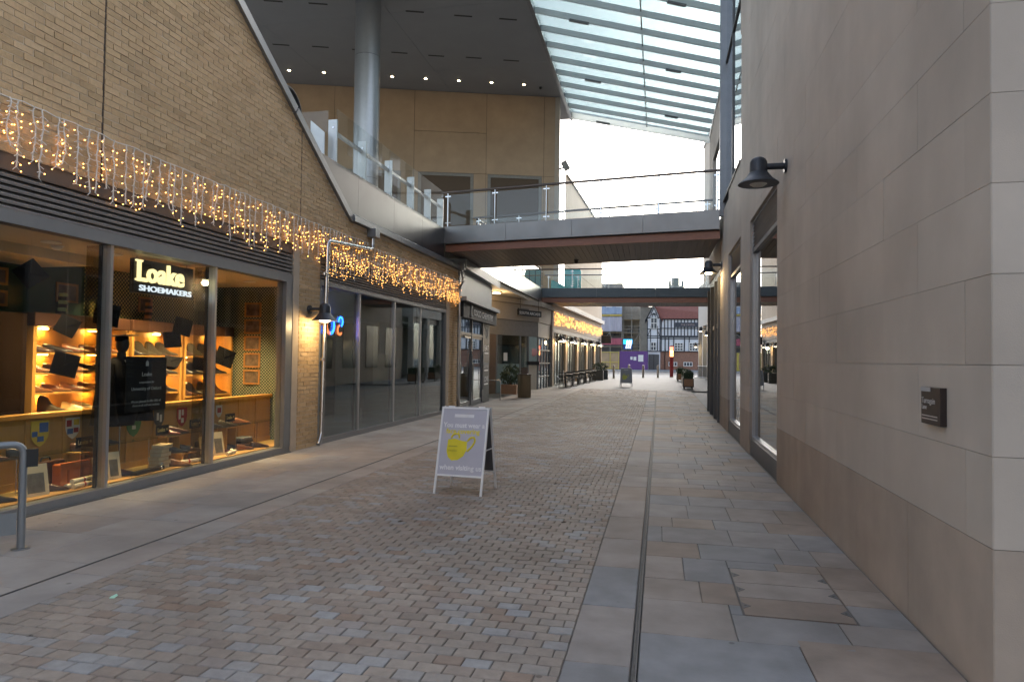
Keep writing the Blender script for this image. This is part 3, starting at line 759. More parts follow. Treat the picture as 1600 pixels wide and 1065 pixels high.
BF = [(0,1,5,4),(1,2,6,5),(2,3,7,6),(3,0,4,7),(4,5,6,7)]
def brick_verts(c, d, z0, rr, dx):
    g = .006; a, b, lo, hi = c+g, d-g, z0+g, z0+bh-g
    j = lambda k=.003: rr.uniform(-k, k)
    xf = XF + dx
    return [(XF-.02, a, lo), (XF-.02, b, lo), (XF-.02, b, hi), (XF-.02, a, hi),
            (xf+j(), a+j(.004), lo+j(.004)), (xf+j(), b+j(.004), lo+j(.004)), (xf+j(), b+j(.004), hi+j(.003)), (xf+j(), a+j(.004), hi+j(.003))]
def inb(b):
    q = proj((XF, (b[0]+b[1])/2, b[2]+.04)); return q and 0 <= q[0] <= 1600 and 0 <= q[1] <= 1062
nb_ = sorted([b for b in bricks if inb(b)], key=lambda b: ((b[0]+b[1])/2)**2 + (b[2]-H)**2)[:300]
nset = set(nb_)
BM = []
for i in range(12):
    rr = random.Random(i); mb = MB().add([(v[0]-XF, v[1], v[2]) for v in brick_verts(-bl/2, bl/2, -bh/2, rr, rr.uniform(-.003, .004))], BF); BM.append(mb.mesh('brick', BRICK))
for b in nb_:
    o = link('brick', random.choice(BM), BB); o.location = (XF, (b[0]+b[1])/2, b[2]+bh/2); o.scale = (1, (b[1]-b[0])/bl, 1)
mb = MB(); rr = random.Random(3)
for b in bricks:
    if b in nset: continue
    mb.cur = rr.uniform(.001, 1); mb.add(brick_verts(*b, rr, rr.uniform(-.003, .004)), BF)
tag(mb.build('brickwork', BRICK, BB), kind='stuff')
for J in JOINTS:
    MB().box(XF-.012, XF-.004, J-.012, J+.012, 3.6 if J < 10 else 3.6, top_z(J)-.02).build('movement_joint', mat('joint_sealant', (.06,.04,.03), .8), BB)
JAMB = mat('jamb_stone', (.50,.42,.33), .8, var=.1, scale=5)
MB().box(-6.42, XF+.004, 10.76, 10.945, -.05, 3.6).build('stone_jamb', JAMB, BB)
MB().box(-6.42, XF+.004, 19.52, 19.775, -.05, 3.6).build('stone_jamb', JAMB, BB)
# raking coping, cornice and metal-faced upstand
sl = Vector((0, 1, -.63)).normalized(); nv = Vector((0, .63, 1)).normalized()
p0 = Vector((XF-.12, 1.5, rake(1.5)+.05)); p1 = Vector((XF-.12, 12.96, rake(12.96)+.05))
for i in range(5):
    a, b = p0.lerp(p1, i/5+.001), p0.lerp(p1, (i+1)/5-.001)
    MB().bar(a, b, .36, .14, (0,0,1)).build('raking_coping', COPE, BB)
for i in range(3):
    a, b = 12.97 + (20.7-12.97)*i/3, 12.97 + (20.7-12.97)*(i+1)/3-.006
    MB().prism([(XF+.09, a, 4.44), (XF+.09, a, 4.56), (XF-.12, a, 4.68), (XF-.2, a, 4.68), (XF-.2, a, 4.44)], (0, b-a, 0)).build('cornice', COPE, BB)
sh = [(11.3, 5.5), (12.86, 4.56), (19.34, 4.62), (19.34, 5.5)]
cuts = [11.3, 13.4, 15.4, 17.4, 19.34]
for a, b in zip(cuts, cuts[1:]):
    lo = lambda y: max(4.60, 5.5 - (y-11.3)*.60)
    pts = [(a+.003, 5.5), (b-.003, 5.5), (b-.003, lo(b))] + ([(12.8, 4.60)] if a < 12.8 < b else []) + [(a+.003, lo(a))]
    if abs(lo(a)-5.5) < 1e-6: pts = pts[:-1]
    MB().prism([(XF-.05, y, z) for y, z in pts], (-.05, 0, 0)).build('upstand_panel', STEEL, BB)
# upper deck
for a, b, c, d in ((12.4, 41, -30, -6.33),):
    MB().box(c, d, a, b, 5.02, 5.48).build('upper_deck', CREAM, BB)
for i in range(4):
    a, b = 23.3 + (36.8-23.3)*i/4, 23.3 + (36.8-23.3)*(i+1)/4
    MB().box(-6.40, -6.325, a+.004, b-.004, 4.8, 5.55).build('deck_fascia', DECKF, BB)

# ---- balustrade on the upper deck
BAL = thing('deck_balustrade', 'frameless glass balustrade with white plate posts above the brick shopfront', 'balustrade')
py = [12.41, 13.78, 15.26, 16.75, 18.08, 19.22]
for y in py:
    MB().box(-6.47, -6.28, y-.02, y+.02, 5.42, 6.36).build('plate_post', WHITEP, BAL, bevel=.004)
    for z in (5.56, 6.2):
        MB().cyl((-6.36, y-.021, z), (-6.36, y-.032, z), .018, n=10).build('bolt', STAIN, BAL)
for a, b in zip(py, py[1:]):
    MB().box(-6.275, -6.262, a-.05, b-.07, 5.46, 6.55).build('glass_pane', GMILK if False else GCLEAR, BAL)
    MB().box(-6.42, -6.35, a+.02, b-.02, 6.1, 6.16).build('rail', SILVER, BAL)
MB().box(-8.4, -6.48, 12.40, 12.414, 5.5, 6.55).build('glass_pane', GCLEAR, BAL)
BAL2 = thing('deck_balustrade', 'glass balustrade with dark rail along the deck between the two footbridges', 'balustrade')
MB().tube([(-6.36, 23.2, 6.62), (-6.36, 36.8, 6.62)], .035, 8).build('handrail', BLACK, BAL2)
for i in range(9):
    y = 23.3 + i*1.68
    MB().cyl((-6.36, y, 5.5), (-6.36, y, 6.6), .022, n=8).build('baluster_post', FRAME, BAL2)
    if i < 8: MB().box(-6.366, -6.354, y+.05, y+1.63, 5.6, 6.5).build('glass_pane', GCLEAR, BAL2)
# escalator newel just behind the raking wall
ES = thing('escalator', 'black escalator handrail end curving above the raking brick wall', 'escalator')
pts = []
yc, zc, rr_ = 11.15, 6.1, .42
for k in range(0, 19):
    a = R_(150 - k*13); pts.append((-6.62, yc + rr_*math.cos(a), zc + rr_*math.sin(a)))
base = Vector(pts[0]); pts = [tuple(base + V(0, -3.6+1.2*i, (3.6-1.2*i)*.60)) for i in range(3)] + pts
MB().tube(pts, .04, 10).build('handrail', BLACK, ES, smooth=True)
MB().prism([(-6.62, 7.6, 7.2), (-6.62, 10.8, 5.3), (-6.62, 11.4, 5.6), (-6.62, 11.5, 6.1), (-6.62, 11.2, 6.45), (-6.62, 10.85, 6.35), (-6.62, 7.6, 8.4)], (-.012, 0, 0)).build('glass_side', GCLEAR, ES)
MB().prism([(-6.45, 7.5, 7.0), (-6.45, 11.6, 5.45), (-6.45, 11.6, 4.9), (-6.45, 7.5, 6.6)], (-.9, 0, 0)).build('truss_casing', SILVER, ES)
t = thing('safety_post', 'narrow yellow safety strip beside the escalator end', 'post', (-6.9, 11.95, 5.5))
PX(-.03, .03, -.02, .02, 0, .72).build('strip', mat('safety_yellow', (.70,.55,.04), .5), t)
t = thing('screen_panel', 'pale grey wedge panel beside the end of the glass balustrade', 'panel')
MB().prism([(-6.75, 12.2, 5.45), (-6.45, 12.2, 5.45), (-6.45, 12.2, 6.05), (-6.75, 12.2, 6.3)], (0, .02, 0)).build('sheet', WHITEP, t)

# ---- shopfront frames
XG = -6.30
def shopfront(y0, y1, mulls, zhead, zl0, zl1, endw, pane_mat, lname):
    base_h = .10
    MB().box(-6.40, -6.235, y0, y1, -.02, base_h).build('base_rail', FRAME2, BB)
    MB().box(-6.40, -6.225, y0, y1, zhead, zl0).build('head_rail', FRAME2, BB)
    MB().box(-6.40, -6.235, y0, y1, zl1, 3.6 if zl1 < 3.6 else zl1+.1).build('steel_lintel', BAND, BB)
    n = 6; h = (zl1-zl0)/n
    for k in range(n):
        z = zl0 + h*(k+.5)
        MB().obox((-6.27, (y0+y1)/2, z), (.034, 0, -h*.36), (0, (y1-y0)/2-.01, 0), (.004, 0, .012)).build('louvre_blade', LOUV, BB)
    MB().box(-6.36, -6.35, y0, y1, zl0, zl1).build('louvre_back', BLACK, BB)
    ys = [y0+.06] + list(mulls) + [y1-endw]
    for i, m_ in enumerate(mulls):
        MB().box(-6.36, -6.268 if lname != 'shoe' else -6.25, m_-.022, m_+.022, base_h, zhead).build('mullion', SILVER, BB)
        if lname == 'shoe':
            MB().box(-6.60, -6.402, m_-.008, m_+.008, base_h, zhead).build('inner_fin', glass('fin_glass', (.70,.66,.54), .10), BB)
        MB().box(-6.40, -6.362, m_-.04, m_+.04, base_h, zhead).build('mullion_gasket', BLACK, BB)
    MB().box(-6.40, -6.225, y1-endw, y1, base_h, zhead).build('end_frame', FRAME2, BB)
    MB().box(-6.40, -6.225, y0, y0+.06, base_h, zhead).build('end_frame', FRAME2, BB)
    for i, (a, b) in enumerate(zip(ys, ys[1:])):
        a2 = a + (.028 if i else 0); b2 = b - (.028 if i < len(ys)-2 else 0)
        MB().box(XG-.006, XG+.006, a2, b2, base_h, zhead).build('window_pane', pane_mat, BB)
shopfront(2.6, 10.755, (4.86, 6.78, 8.70), 2.92, 3.05, 3.43, .2, GSHOP, 'shoe')
shopfront(11.73, 19.515, (13.60, 15.58, 17.43), 3.0, 3.08, 3.40, .06, GDARK, 'dark')
MB().box(-6.24, -6.19, 2.6, 10.755, -.015, .012).build('threshold', FRAME, BB)

# ================================================================== shoe shop interior
FLOORW = mat('display_wood', (.48,.28,.09), .45, var=.18, scale=4, stretch=(6,.6,6))
OAK = mat('honey_oak', (.46,.24,.055), .42, var=.16, scale=3.5, stretch=(4,4,.6))
OAKD = mat('dark_oak', (.06,.026,.014), .45, var=.2, scale=4, stretch=(4,4,.6))
GREEN = mat('green_wall', (.012,.05,.03), .75, var=.06)
SHCEIL = mat('shop_ceiling', (.62,.54,.40), .85, var=.05, scale=1)
def patterned(name, base, dot, scale):
    m = mat(name, base, .7, var=0); N, L = m.node_tree.nodes, m.node_tree.links
    tc = N.new('ShaderNodeTexCoord'); sx = N.new('ShaderNodeSeparateXYZ'); L.new(tc.outputs['Object'], sx.inputs[0])
    ad = N.new('ShaderNodeMath'); ad.operation = 'ADD'; L.new(sx.outputs[0], ad.inputs[0]); L.new(sx.outputs[1], ad.inputs[1])
    cx = N.new('ShaderNodeCombineXYZ'); L.new(ad.outputs[0], cx.inputs[0]); L.new(sx.outputs[2], cx.inputs[1])
    mp = N.new('ShaderNodeMapping'); L.new(cx.outputs[0], mp.inputs[0]); mp.inputs['Rotation'].default_value = (0, 0, R_(45))
    vo = N.new('ShaderNodeTexVoronoi'); vo.voronoi_dimensions = '2D'; vo.inputs['Scale'].default_value = scale; vo.inputs['Randomness'].default_value = 0
    L.new(mp.outputs[0], vo.inputs['Vector'])
    cr = N.new('ShaderNodeValToRGB'); cr.color_ramp.elements[0].position = .30; cr.color_ramp.elements[0].color = (*dot, 1); cr.color_ramp.elements[1].position = .40; cr.color_ramp.elements[1].color = (*base, 1)
    L.new(vo.outputs['Distance'], cr.inputs[0]); L.new(cr.outputs[0], N['Principled BSDF'].inputs['Base Color'])
    return m
WPAPER = patterned('spotted_wallpaper', (.035,.06,.03), (.46,.40,.15), 22)
WPAPER2 = patterned('spotted_wallpaper_dark', (.02,.045,.035), (.30,.32,.22), 24)
def part(nm, m, *b): return MB().box(*b).build(nm, m, BB)
part('shop_floor', FLOORW, -7.0, -6.401, 2.6, 11.38, -.02, .115)
part('shop_ceiling', SHCEIL, -11, -6.401, 2.6, 11.38, 2.925, 3.0)
part('ceiling_bulkhead', SHCEIL, -11, -7.3, 2.6, 7.6, 2.80, 2.924)
part('shop_end_wall', WPAPER2, -11, -6.45, 11.385, 11.45, -.02, 3.0)
part('shop_end_wall', GREEN, -11, -6.45, 2.5, 2.595, -.02, 3.0)
part('shop_back_wall', WPAPER, -8.26, -8.16, 8.35, 11.384, 2.2, 2.924)
part('shop_back_wall', GREEN, -8.26, -8.16, 2.6, 8.35, 2.15, 2.924)
part('shop_back_wall', OAKD, -8.26, -8.16, 2.6, 11.384, -.02, 2.149)
# low panelled wall of the window display
LW = thing('display_partition', 'honey oak panelled partition at the back of the shoe window display', 'partition')
PX(-7.06, -7.0, 2.6, 11.38, .115, .90).build('panel_back', OAK, LW)
PX(-7.12, -6.95, 2.6, 11.38, .90, .955).build('ledge', OAK, LW, bevel=.006)
y = 2.9
while y < 11.3:
    PX(-7.0, -6.985, y, y+.06, .115, .90).build('stile', OAK, LW); y += .5
PX(-7.0, -6.983, 2.6, 11.38, .115, .2).build('bottom_rail', OAK, LW)
# shelving cases
def case(y0, y1, zs, label):
    T = thing('display_case', label, 'display case')
    PX(-8.155, -8.12, y0, y1, .2, 2.0).build('back_panel', OAK, T)
    for a in (y0, y1-.05): PX(-8.12, -7.78, a, a+.05, .2, 2.0).build('side_panel', OAK if a != y0 or y0 > 8 else OAK, T)
    PX(-8.12, -7.76, y0, y1, 2.0, 2.17).build('cornice', OAKD, T, bevel=.01)
    for z in zs:
        PX(-8.12, -7.80, y0+.05, y1-.05, z-.022, z).build('shelf', OAK, T)
    for z in list(zs[:-1]) + [2.0]:
        n = 2
        for i in range(n):
            yy = y0 + (y1-y0)*(i+.5)/n
            PX(-8.09, -8.02, yy-.045, yy+.045, z-.03, z-.0225).build('spot_light', emis('shelf_light', (1,.55,.15), 62), T)
    return T
case(7.2, 8.80, (1.655, 1.39, 1.13, .87), 'lit oak display case seen through the first pane from the camera')
case(8.86, 9.98, (1.63, 1.33, 1.04), 'lit oak display case behind the graduation caps in the middle pane')
case(10.03, 11.36, (1.63, 1.31, .95), 'lit oak display case beside the spotted end wall')
CABD = mat('cabinet_black_oak', (.012,.007,.005), .9, var=.2, scale=4, spec=.05)
t = thing('dark_cabinet', 'tall dark wooden cabinet at the camera end of the shoe shop', 'cabinet')
PX(-8.15, -7.5, 5.2, 6.85, .115, 2.13).build('carcass', CABD, t)
for yy in (5.2, 6.03): PX(-7.5, -7.475, yy+.03, yy+.79, .2, 2.05).build('door', CABD, t)

# shoes
LEA = {'tan': mat('leather_tan', (.17,.065,.02), .3, var=.15, scale=20), 'brown': mat('leather_brown', (.055,.022,.011), .3, var=.15, scale=20), 'black': mat('leather_black', (.010,.009,.009), .3, var=.1), 'oxblood': mat('leather_oxblood', (.09,.018,.014), .3, var=.1), 'cream': mat('canvas_cream', (.62,.52,.36), .7, var=.1), 'olive': mat('suede_olive', (.045,.036,.018), .8, var=.1)}
SOLE = mat('sole_dark', (.03,.022,.018), .5); SOLEW = mat('sole_white', (.72,.68,.58), .5)
def shoe_meshes(boot):
    up = MB(); n = 10; rings = []
    st = [(-.135, .028, .10 if not boot else .17, .012), (-.12, .036, .105 if not boot else .19, .012), (-.08, .036, .10 if not boot else .19, .012), (-.035, .035, .088 if not boot else .165, .012),
          (0, .038, .078 if not boot else .10, .012), (.05, .043, .060, .012), (.095, .042, .045, .012), (.13, .032, .036, .012), (.15, .014, .026, .014)]
    for y, hw, h, b in st:
        ring = []
        for k in range(n):
            a = math.pi*k/(n-1)
            ring.append((hw*math.cos(a)*(1 if h < .09 or abs(math.cos(a)) > .7 else .92), y, b + (h-b)*math.sin(a)**.6))
        rings.append(ring)
    vv = [p for r in rings for p in r]; ff = []
    for i in range(len(rings)-1):
        for k in range(n-1): ff.append((i*n+k, i*n+k+1, (i+1)*n+k+1, (i+1)*n+k))
    ff.append(tuple(range(n-1, -1, -1))); ff.append(tuple((len(rings)-1)*n+k for k in range(n)))
    up.add(vv, ff)
    so = MB(); out = [(.031,-.135),(.04,-.10),(.036,-.04),(.04,.02),(.048,.07),(.045,.11),(.032,.145),(.01,.16),(-.012,.16),(-.034,.145),(-.046,.11),(-.048,.07),(-.04,.02),(-.036,-.04),(-.04,-.10),(-.031,-.135)]
    so.prism([(x, y, .004) for x, y in out], (0,0,.012)); so.prism([(x*.9, y, 0) for x, y in out if y < -.05], (0,0,.012))
    return up, so
SH = {}
def shoe(col, boot, loc, rz, label, sc=1.0):
    t = thing('boot' if boot else 'shoe', label, 'boot' if boot else 'shoe', loc, rz, 'shoes on display in the shop'); t.scale = (sc, sc, sc)
    key = (col, boot)
    if key not in SH:
        u, s = shoe_meshes(boot); SH[key] = (u.mesh('upper', LEA[col], True), s.mesh('sole', SOLEW if col == 'cream' else SOLE))
    link('upper', SH[key][0], t); link('sole', SH[key][1], t)
rr = random.Random(21)
ORD = ['first', 'second', 'third', 'fourth', 'fifth', 'sixth']
def fill(y0, y1, zs, names, cname, cols, boot, n):
    for z, sn in zip(zs, names):
        for i in range(n):
            c = rr.choice(cols); yy = y0 + (y1-y0)*(i+.5)/n
            shoe(c, boot, (-7.93+rr.uniform(-.02,.02), yy, z+.001), R_(-38+rr.uniform(-14,14)), '%s leather %s, %s from the camera on the %s shelf of %s' % (c, 'boot' if boot else 'shoe', ORD[i], sn, cname), 1.2)
fill(7.27, 8.7, (1.655, 1.39, 1.13), ('top', 'middle', 'lower'), 'the first lit case', ['tan', 'brown', 'black', 'tan', 'oxblood'], False, 5)
fill(8.95, 9.9, (1.63, 1.33, 1.04), ('top', 'middle', 'lower'), 'the middle lit case', ['black', 'brown', 'black', 'olive'], True, 4)
fill(10.1, 11.25, (1.63, 1.31, .95), ('top', 'middle', 'lower'), 'the far lit case', ['brown', 'black', 'olive'], True, 4)
shoe('cream', False, (-7.9, 7.95, .873), R_(-80), 'cream canvas shoe on the bottom shelf of the first lit case', 1.1); shoe('cream', False, (-7.92, 8.16, .873), R_(-60), 'cream canvas shoe beside another on the bottom shelf of the first lit case', 1.1)
shoe('olive', True, (-7.9, 7.6, .873), R_(-70), 'dark boot standing on the bottom shelf of the first lit case', 1.15)
for x, y, z, c, l, a in ((-6.82, 7.03, .47, 'brown', 'dark brown shoe on a wooden stand behind the orange satchel', -60), (-6.78, 8.62, .24, 'black', 'black shoe behind the white scroll near the book stack', -50), (-6.72, 8.83, .24, 'black', 'black shoe beside the framed photo in the middle pane', -50), (-6.85, 8.55, .5, 'oxblood', 'red shoe on the stand behind the books', -60), (-6.85, 9.9, .5, 'olive', 'dark shoe on the stand in the far pane', -60), (-6.75, 9.95, .118, 'black', 'black shoe behind the pale scroll in the far pane', -50)):
    shoe(c, False, (x, y, z), R_(a), l)
for i_, (x, y, c, a, l) in enumerate(((-6.58, 5.75, 'black', -30, 'black shoe on the display floor at the camera end'), (-6.6, 6.4, 'brown', -40, 'brown shoe on the floor before the briefcase'), (-6.6, 7.45, 'oxblood', -35, 'oxblood shoe on the floor by the mannequin foot'), (-6.48, 8.3, 'tan', -60, 'tan shoe on the floor in front of the books'), (-6.62, 8.88, 'brown', -30, 'brown shoe on the floor near the leaning photo'), (-6.7, 9.55, 'oxblood', -40, 'oxblood shoe on the floor in the far pane'), (-6.6, 10.0, 'tan', -30, 'tan shoe on the floor near the folded garments'), (-6.55, 10.35, 'brown', -45, 'brown shoe on the floor at the far end of the window'))):
    shoe(c, False, (x, y, .117), R_(a), l)
for i_, (y, c, l) in enumerate(((5.9, 'brown', 'brown shoe on the glass shelf at the camera end'), (6.25, 'black', 'black shoe on the glass shelf above the leaning photo'), (7.4, 'black', 'black shoe on the glass shelf behind the mannequin'), (8.75, 'brown', 'brown shoe on the glass shelf above the low riser'), (9.55, 'black', 'black shoe on the glass shelf in the far pane'), (10.3, 'tan', 'tan shoe on the glass shelf at the far end'))):
    shoe(c, False, (-6.87, y, .509), R_(-40), l)
# wooden stands for shoes
for x, y, h, l in ((-6.82, 7.03, .47, 'square oak stand behind the orange satchel'), (-6.85, 8.55, .5, 'oak stand behind the pile of books'), (-6.85, 9.9, .5, 'oak stand in the far pane of the shoe window'), (-6.75, 8.73, .24, 'low oak riser under two black shoes')):
    t = thing('shoe_stand', l, 'stand', (x, y, .115))
    PX(-.1, .1, -.16, .16, h-.115-.02, h-.115-.001).build('top', OAK, t); PX(-.08, .08, -.13, -.11, 0, h-.135).build('leg', OAK, t); PX(-.08, .08, .11, .13, 0, h-.135).build('leg', OAK, t)

# hanging graduation caps
CAPM = mat('cap_black', (.007,.007,.008), .95, var=.1, spec=.1)
def cap(loc, n, spin, label, sc=1.0):
    t = link('graduation_cap', None); tag(t, label, 'cap', 'graduation caps hung in the shoe window')
    t.location = loc; t.rotation_mode = 'QUATERNION'
    q = Vector((0,0,1)).rotation_difference(Vector(n)); from mathutils import Quaternion
    t.rotation_quaternion = q @ Quaternion((0,0,1), R_(spin)); t.scale = (sc, sc, sc)
    PX(-.125, .125, -.125, .125, -.004, .004).build('board', CAPM, t)
    MB().lathe([(.085,-.09),(.082,-.05),(.075,-.004)], 14).build('skull_cap', CAPM, t)
    MB().ball((0,0,.007), .009).build('button', CAPM, t)
    up_ = t.rotation_quaternion.inverted() @ Vector((0,0,(2.92-loc[2])/sc)); MB().cyl((0,0,0), tuple(up_), .0007, n=4).build('hanging_wire', FRAME2, t)
    MB().tube([(0,0,.008), (.06,.06,.009), (.125,.125,.004), (.13,.13,-.09)], .004, 5).build('tassel', CAPM, t)
cap((-6.75, 6.19, 2.52), (.75, -.6, .15), 0, 'black graduation cap hanging highest in the first pane', 1.0)
cap((-6.7, 6.62, 1.52), (.85, -.5, .1), 45, 'black graduation cap hanging low as a diamond in the first pane', 1.05)
cap((-6.95, 6.88, 1.98), (.6, -.8, -.1), 10, 'black graduation cap hung tilted in front of the green wall', .9)
cap((-6.6, 7.10, 2.13), (.8, -.55, .2), 45, 'black graduation cap half hidden behind the first mullion', 1.1)
cap((-6.8, 8.72, 2.06), (.85, -.5, .1), 45, 'dark graduation cap hanging under the illuminated shop sign', 1.0)
cap((-6.62, 8.28, 1.86), (.7, -.65, .3), 50, 'graduation cap hanging just below and before another under the sign', .9)
cap((-7.0, 8.75, 1.55), (.3, -.5, .8), 20, 'graduation cap hung nearly flat in front of the boots', 1.0)
cap((-6.7, 9.1, 2.2), (.7, -.6, .3), 45, 'graduation cap beside the second mullion', .9)
cap((-6.75, 9.65, 1.62), (.8, -.5, .25), 35, 'large dark graduation cap hanging lowest in the far pane', 1.15)
cap((-6.72, 9.0, 1.52), (.8, -.55, .15), 45, 'graduation cap partly behind the second mullion fin', .8)

# mannequin in a gown
MN = thing('mannequin', 'headless-faced dark mannequin wearing a black gown, striped shirt and graduation cap', 'mannequin', (-6.78, 7.55, .115))
GOWN = mat('gown_black', (.007,.007,.008), .95, var=.1, spec=.05)
mb = MB(); n = 20
prof = [(.62,.20,.14),(.75,.24,.17),(1.0,.25,.18),(1.25,.255,.17),(1.40,.235,.14),(1.47,.17,.10),(1.50,.08,.07)]
vv, ff = [], []
for z, a, b in prof:
    for k in range(n):
        t_ = 2*math.pi*k/n; f_ = 1 + .06*math.sin(5*t_)*(1.5-z)
        vv.append((b*math.cos(t_)*f_, a*math.sin(t_)*f_, z))
for i in range(len(prof)-1):
    for k in range(n): ff.append((i*n+k, i*n+(k+1)%n, (i+1)*n+(k+1)%n, (i+1)*n+k))
ff.append(tuple(reversed(range(n)))); ff.append(tuple((len(prof)-1)*n+k for k in range(n)))
mb.add(vv, ff); mb.build('gown', GOWN, MN, smooth=True)
MB().tube([(.02,-.22,1.40),(.05,-.30,1.15),(.05,-.31,.85),(.05,-.30,.66)], [.07,.10,.13,.16], 10).build('sleeve', GOWN, MN, smooth=True)
MB().tube([(.02,.22,1.40),(.05,.30,1.15),(.05,.31,.85),(.05,.30,.66)], [.07,.10,.13,.16], 10).build('sleeve', GOWN, MN, smooth=True)
MB().prism([(.10,-.06,1.46),(.10,.06,1.46),(.19,.05,1.1),(.19,.0,.8),(.19,-.06,1.1)], (.012,0,0)).build('shirt_front', mat('shirt_stripe', (.58,.54,.46), .8), MN)
mb = MB().tube([(0,0,1.46),(0,0,1.56)], [.055,.05], 12); mb.build('neck', BLACK, MN)
MB().ball((.01,0,1.66), .085, .072, .115, 14, 10).build('head', mat('mannequin_dark', (.02,.018,.017), .5), MN, smooth=True)
MB().lathe([(.078,1.70),(.08,1.74),(.075,1.765)], 14).build('cap_skull', GOWN, MN)
MB().obox((.02,0,1.772), (.12,0,.01), (0,.13,0), (0,0,.004)).build('cap_board', mat('cap_top', (.2,.19,.17), .8), MN)
MB().cyl((0,0,0), (0,0,.62), .012, n=8).build('pole', STAIN, MN); MB().lathe([(.13,0),(.13,.012),(.02,.018)], 18).build('foot', STAIN, MN)

# hanging notice
DKP = mat('notice_black', (.006,.008,.011), .7, var=.05, spec=.2)
t = thing('hanging_notice', 'black hanging notice with pale lettering in front of the mannequin', 'notice')
PX(-6.50, -6.49, 7.31, 8.02, .92, 1.62).build('board', DKP, t)
tx = mat('notice_text', (.50,.52,.50), .6)
for s_, sz, zz_ in (('Loake', .075, 1.37), ('congratulates the', .038, 1.28), ('University of Oxford', .062, 1.19), ('We are pleased to offer 20% off', .04, 1.035), ('shoes to all staff and students', .04, .985)):
    put_text(s_, sz, tx, (-6.489, 7.665, zz_), (0,1,0), (0,0,1), t, .001, align='CENTER')
MB().prism([(-6.489, 7.64, 1.50), (-6.489, 7.69, 1.50), (-6.489, 7.69, 1.55), (-6.489, 7.665, 1.575), (-6.489, 7.64, 1.55)], (.002,0,0)).build('emblem', tx, t)
for yy in (7.36, 7.97): MB().cyl((-6.495, yy, 1.62), (-6.495, yy, 2.92), .0015, n=4).build('wire', STAIN, t)

# illuminated hanging sign
SG = thing('illuminated_sign', 'hanging black shop sign with glowing cream letters in the window', 'sign')
PX(-6.62, -6.56, 7.47, 8.60, 2.44, 2.88).build('board', mat('sign_board', (.014,.012,.010), .4), SG)
LET = emis('letter_glow', (1,.78,.36), .62); LSIDE = LET
def serif(txt, y, z, size):
    o = put_text(txt, size, LET, (-6.555, y, z), (0,1,0), (0,0,1), SG, .022, bold=.008, name='lettering'); return o
serif('Loake', 7.50, 2.60, .37)
for yy, zz_, wd in ((7.50, 2.60, .09), (7.50, 2.845, .10), (8.135, 2.60, .09)):
    PX(-6.578, -6.532, yy-.012, yy+wd, zz_, zz_+.022).build('letter_serif', LET, SG)
put_text('SHOEMAKERS', .105, emis('letter_white', (.85,.92,1), .40), (-6.555, 7.56, 2.475), (0,1,0), (0,0,1), SG, .008, bold=.0015, width=1.0)
for yy in (7.55, 8.5): MB().cyl((-6.59, yy, 2.88), (-6.59, yy, 2.925), .006, n=6).build('hanger', STAIN, SG)

# recessed ceiling lights in the shop (lamps; the set-back one is added fill)
def shop_light(x, y, z, e, lab, s=.10):
    t = thing('recessed_light', lab, 'ceiling light', group='recessed lights in the shoe shop ceiling')
    MB().lathe([(s,0),(s*1.05,-.012),(s*.8,-.016)], 18, (x, y, z)).build('rim', WHITE, t)
    MB().lathe([(s*.8,-.014),(.0,-.016)], 18, (x, y, z)).build('lens', emis('shop_lens', (1,.80,.48), 9), t)
    l = bpy.data.lights.new('shop_lamp', 'SPOT'); l.energy = e; l.color = (1,.68,.33); l.spot_size = R_(92); l.spot_blend = .9; l.shadow_soft_size = .1
    lo = link('lamp_glow', l, t); lo.location = (x, y, z-.06); lo.rotation_euler = (0, R_(14), 0)
WHERE = ['in the ceiling above the camera end of the shoe window', 'in the ceiling above the first pane', 'in the ceiling before the illuminated sign', 'in the ceiling by the second mullion', 'in the ceiling over the far pane', 'added as fill light, set back over the middle of the shop']
for i, (x, y) in enumerate(((-6.85, 4.7), (-6.82, 6.5), (-6.82, 7.42), (-6.85, 9.3), (-6.9, 10.5), (-7.45, 8.6))):
    shop_light(x, y, 2.924, (80, 100, 190, 190, 190, 120)[i], 'round recessed light ' + WHERE[i])
t = thing('smoke_detector', 'white dome smoke detector on the shop ceiling', 'detector', (-7.0, 6.75, 2.924)); MB().lathe([(.06,0),(.055,-.03),(.03,-.05),(0,-.052)], 14).build('dome', WHITE, t, smooth=True); MB().cyl((0,0,0),(0,0,-.008), .075, n=14).build('base', WHITE, t)
t = thing('cctv_dome', 'grey dome camera on the ceiling above the spotted wallpaper', 'camera', (-7.7, 10.6, 2.924)); MB().lathe([(.06,0),(.06,-.05),(.04,-.09),(0,-.1)], 14).build('dome', BLACK, t, smooth=True); MB().cyl((0,0,0),(0,0,-.03), .08, n=14).build('base', WHITE, t)

# crests, name plates, frames, satchel, scrolls, books
def shield(y, z, cols, lab, h=.26):
    t = thing('heraldic_shield', lab, 'shield', group='crests on the oak partition')
    w_ = h*.39; X = -6.982
    out = [(-w_, .5*h), (w_, .5*h), (w_, .0), (w_*.85, -.2*h), (w_*.5, -.38*h), (0, -.5*h), (-w_*.5, -.38*h), (-w_*.85, -.2*h), (-w_, 0)]
    MB().prism([(X, y+a, z+b) for a, b in out], (.006,0,0)).build('field', mat('crest_%s' % cols[0], COLS[cols[0]], .6), t)
    for (a0, a1, b0, b1, c) in cols[1]:
        MB().box(X+.0065, X+.009, y+a0*w_, y+a1*w_, z+b0*h, z+b1*h).build('charge', mat('crest_%s' % c, COLS[c], .6), t)
COLS = {'red': (.32,.02,.02), 'yellow': (.62,.45,.05), 'blue': (.05,.12,.30), 'green': (.04,.16,.04), 'dark': (.05,.05,.045), 'white': (.6,.58,.5)}
shield(5.6, .72, ('red', [(-.5,.5,-.2,.3,'white')]), 'red shield with white inside above the camera end of the display')
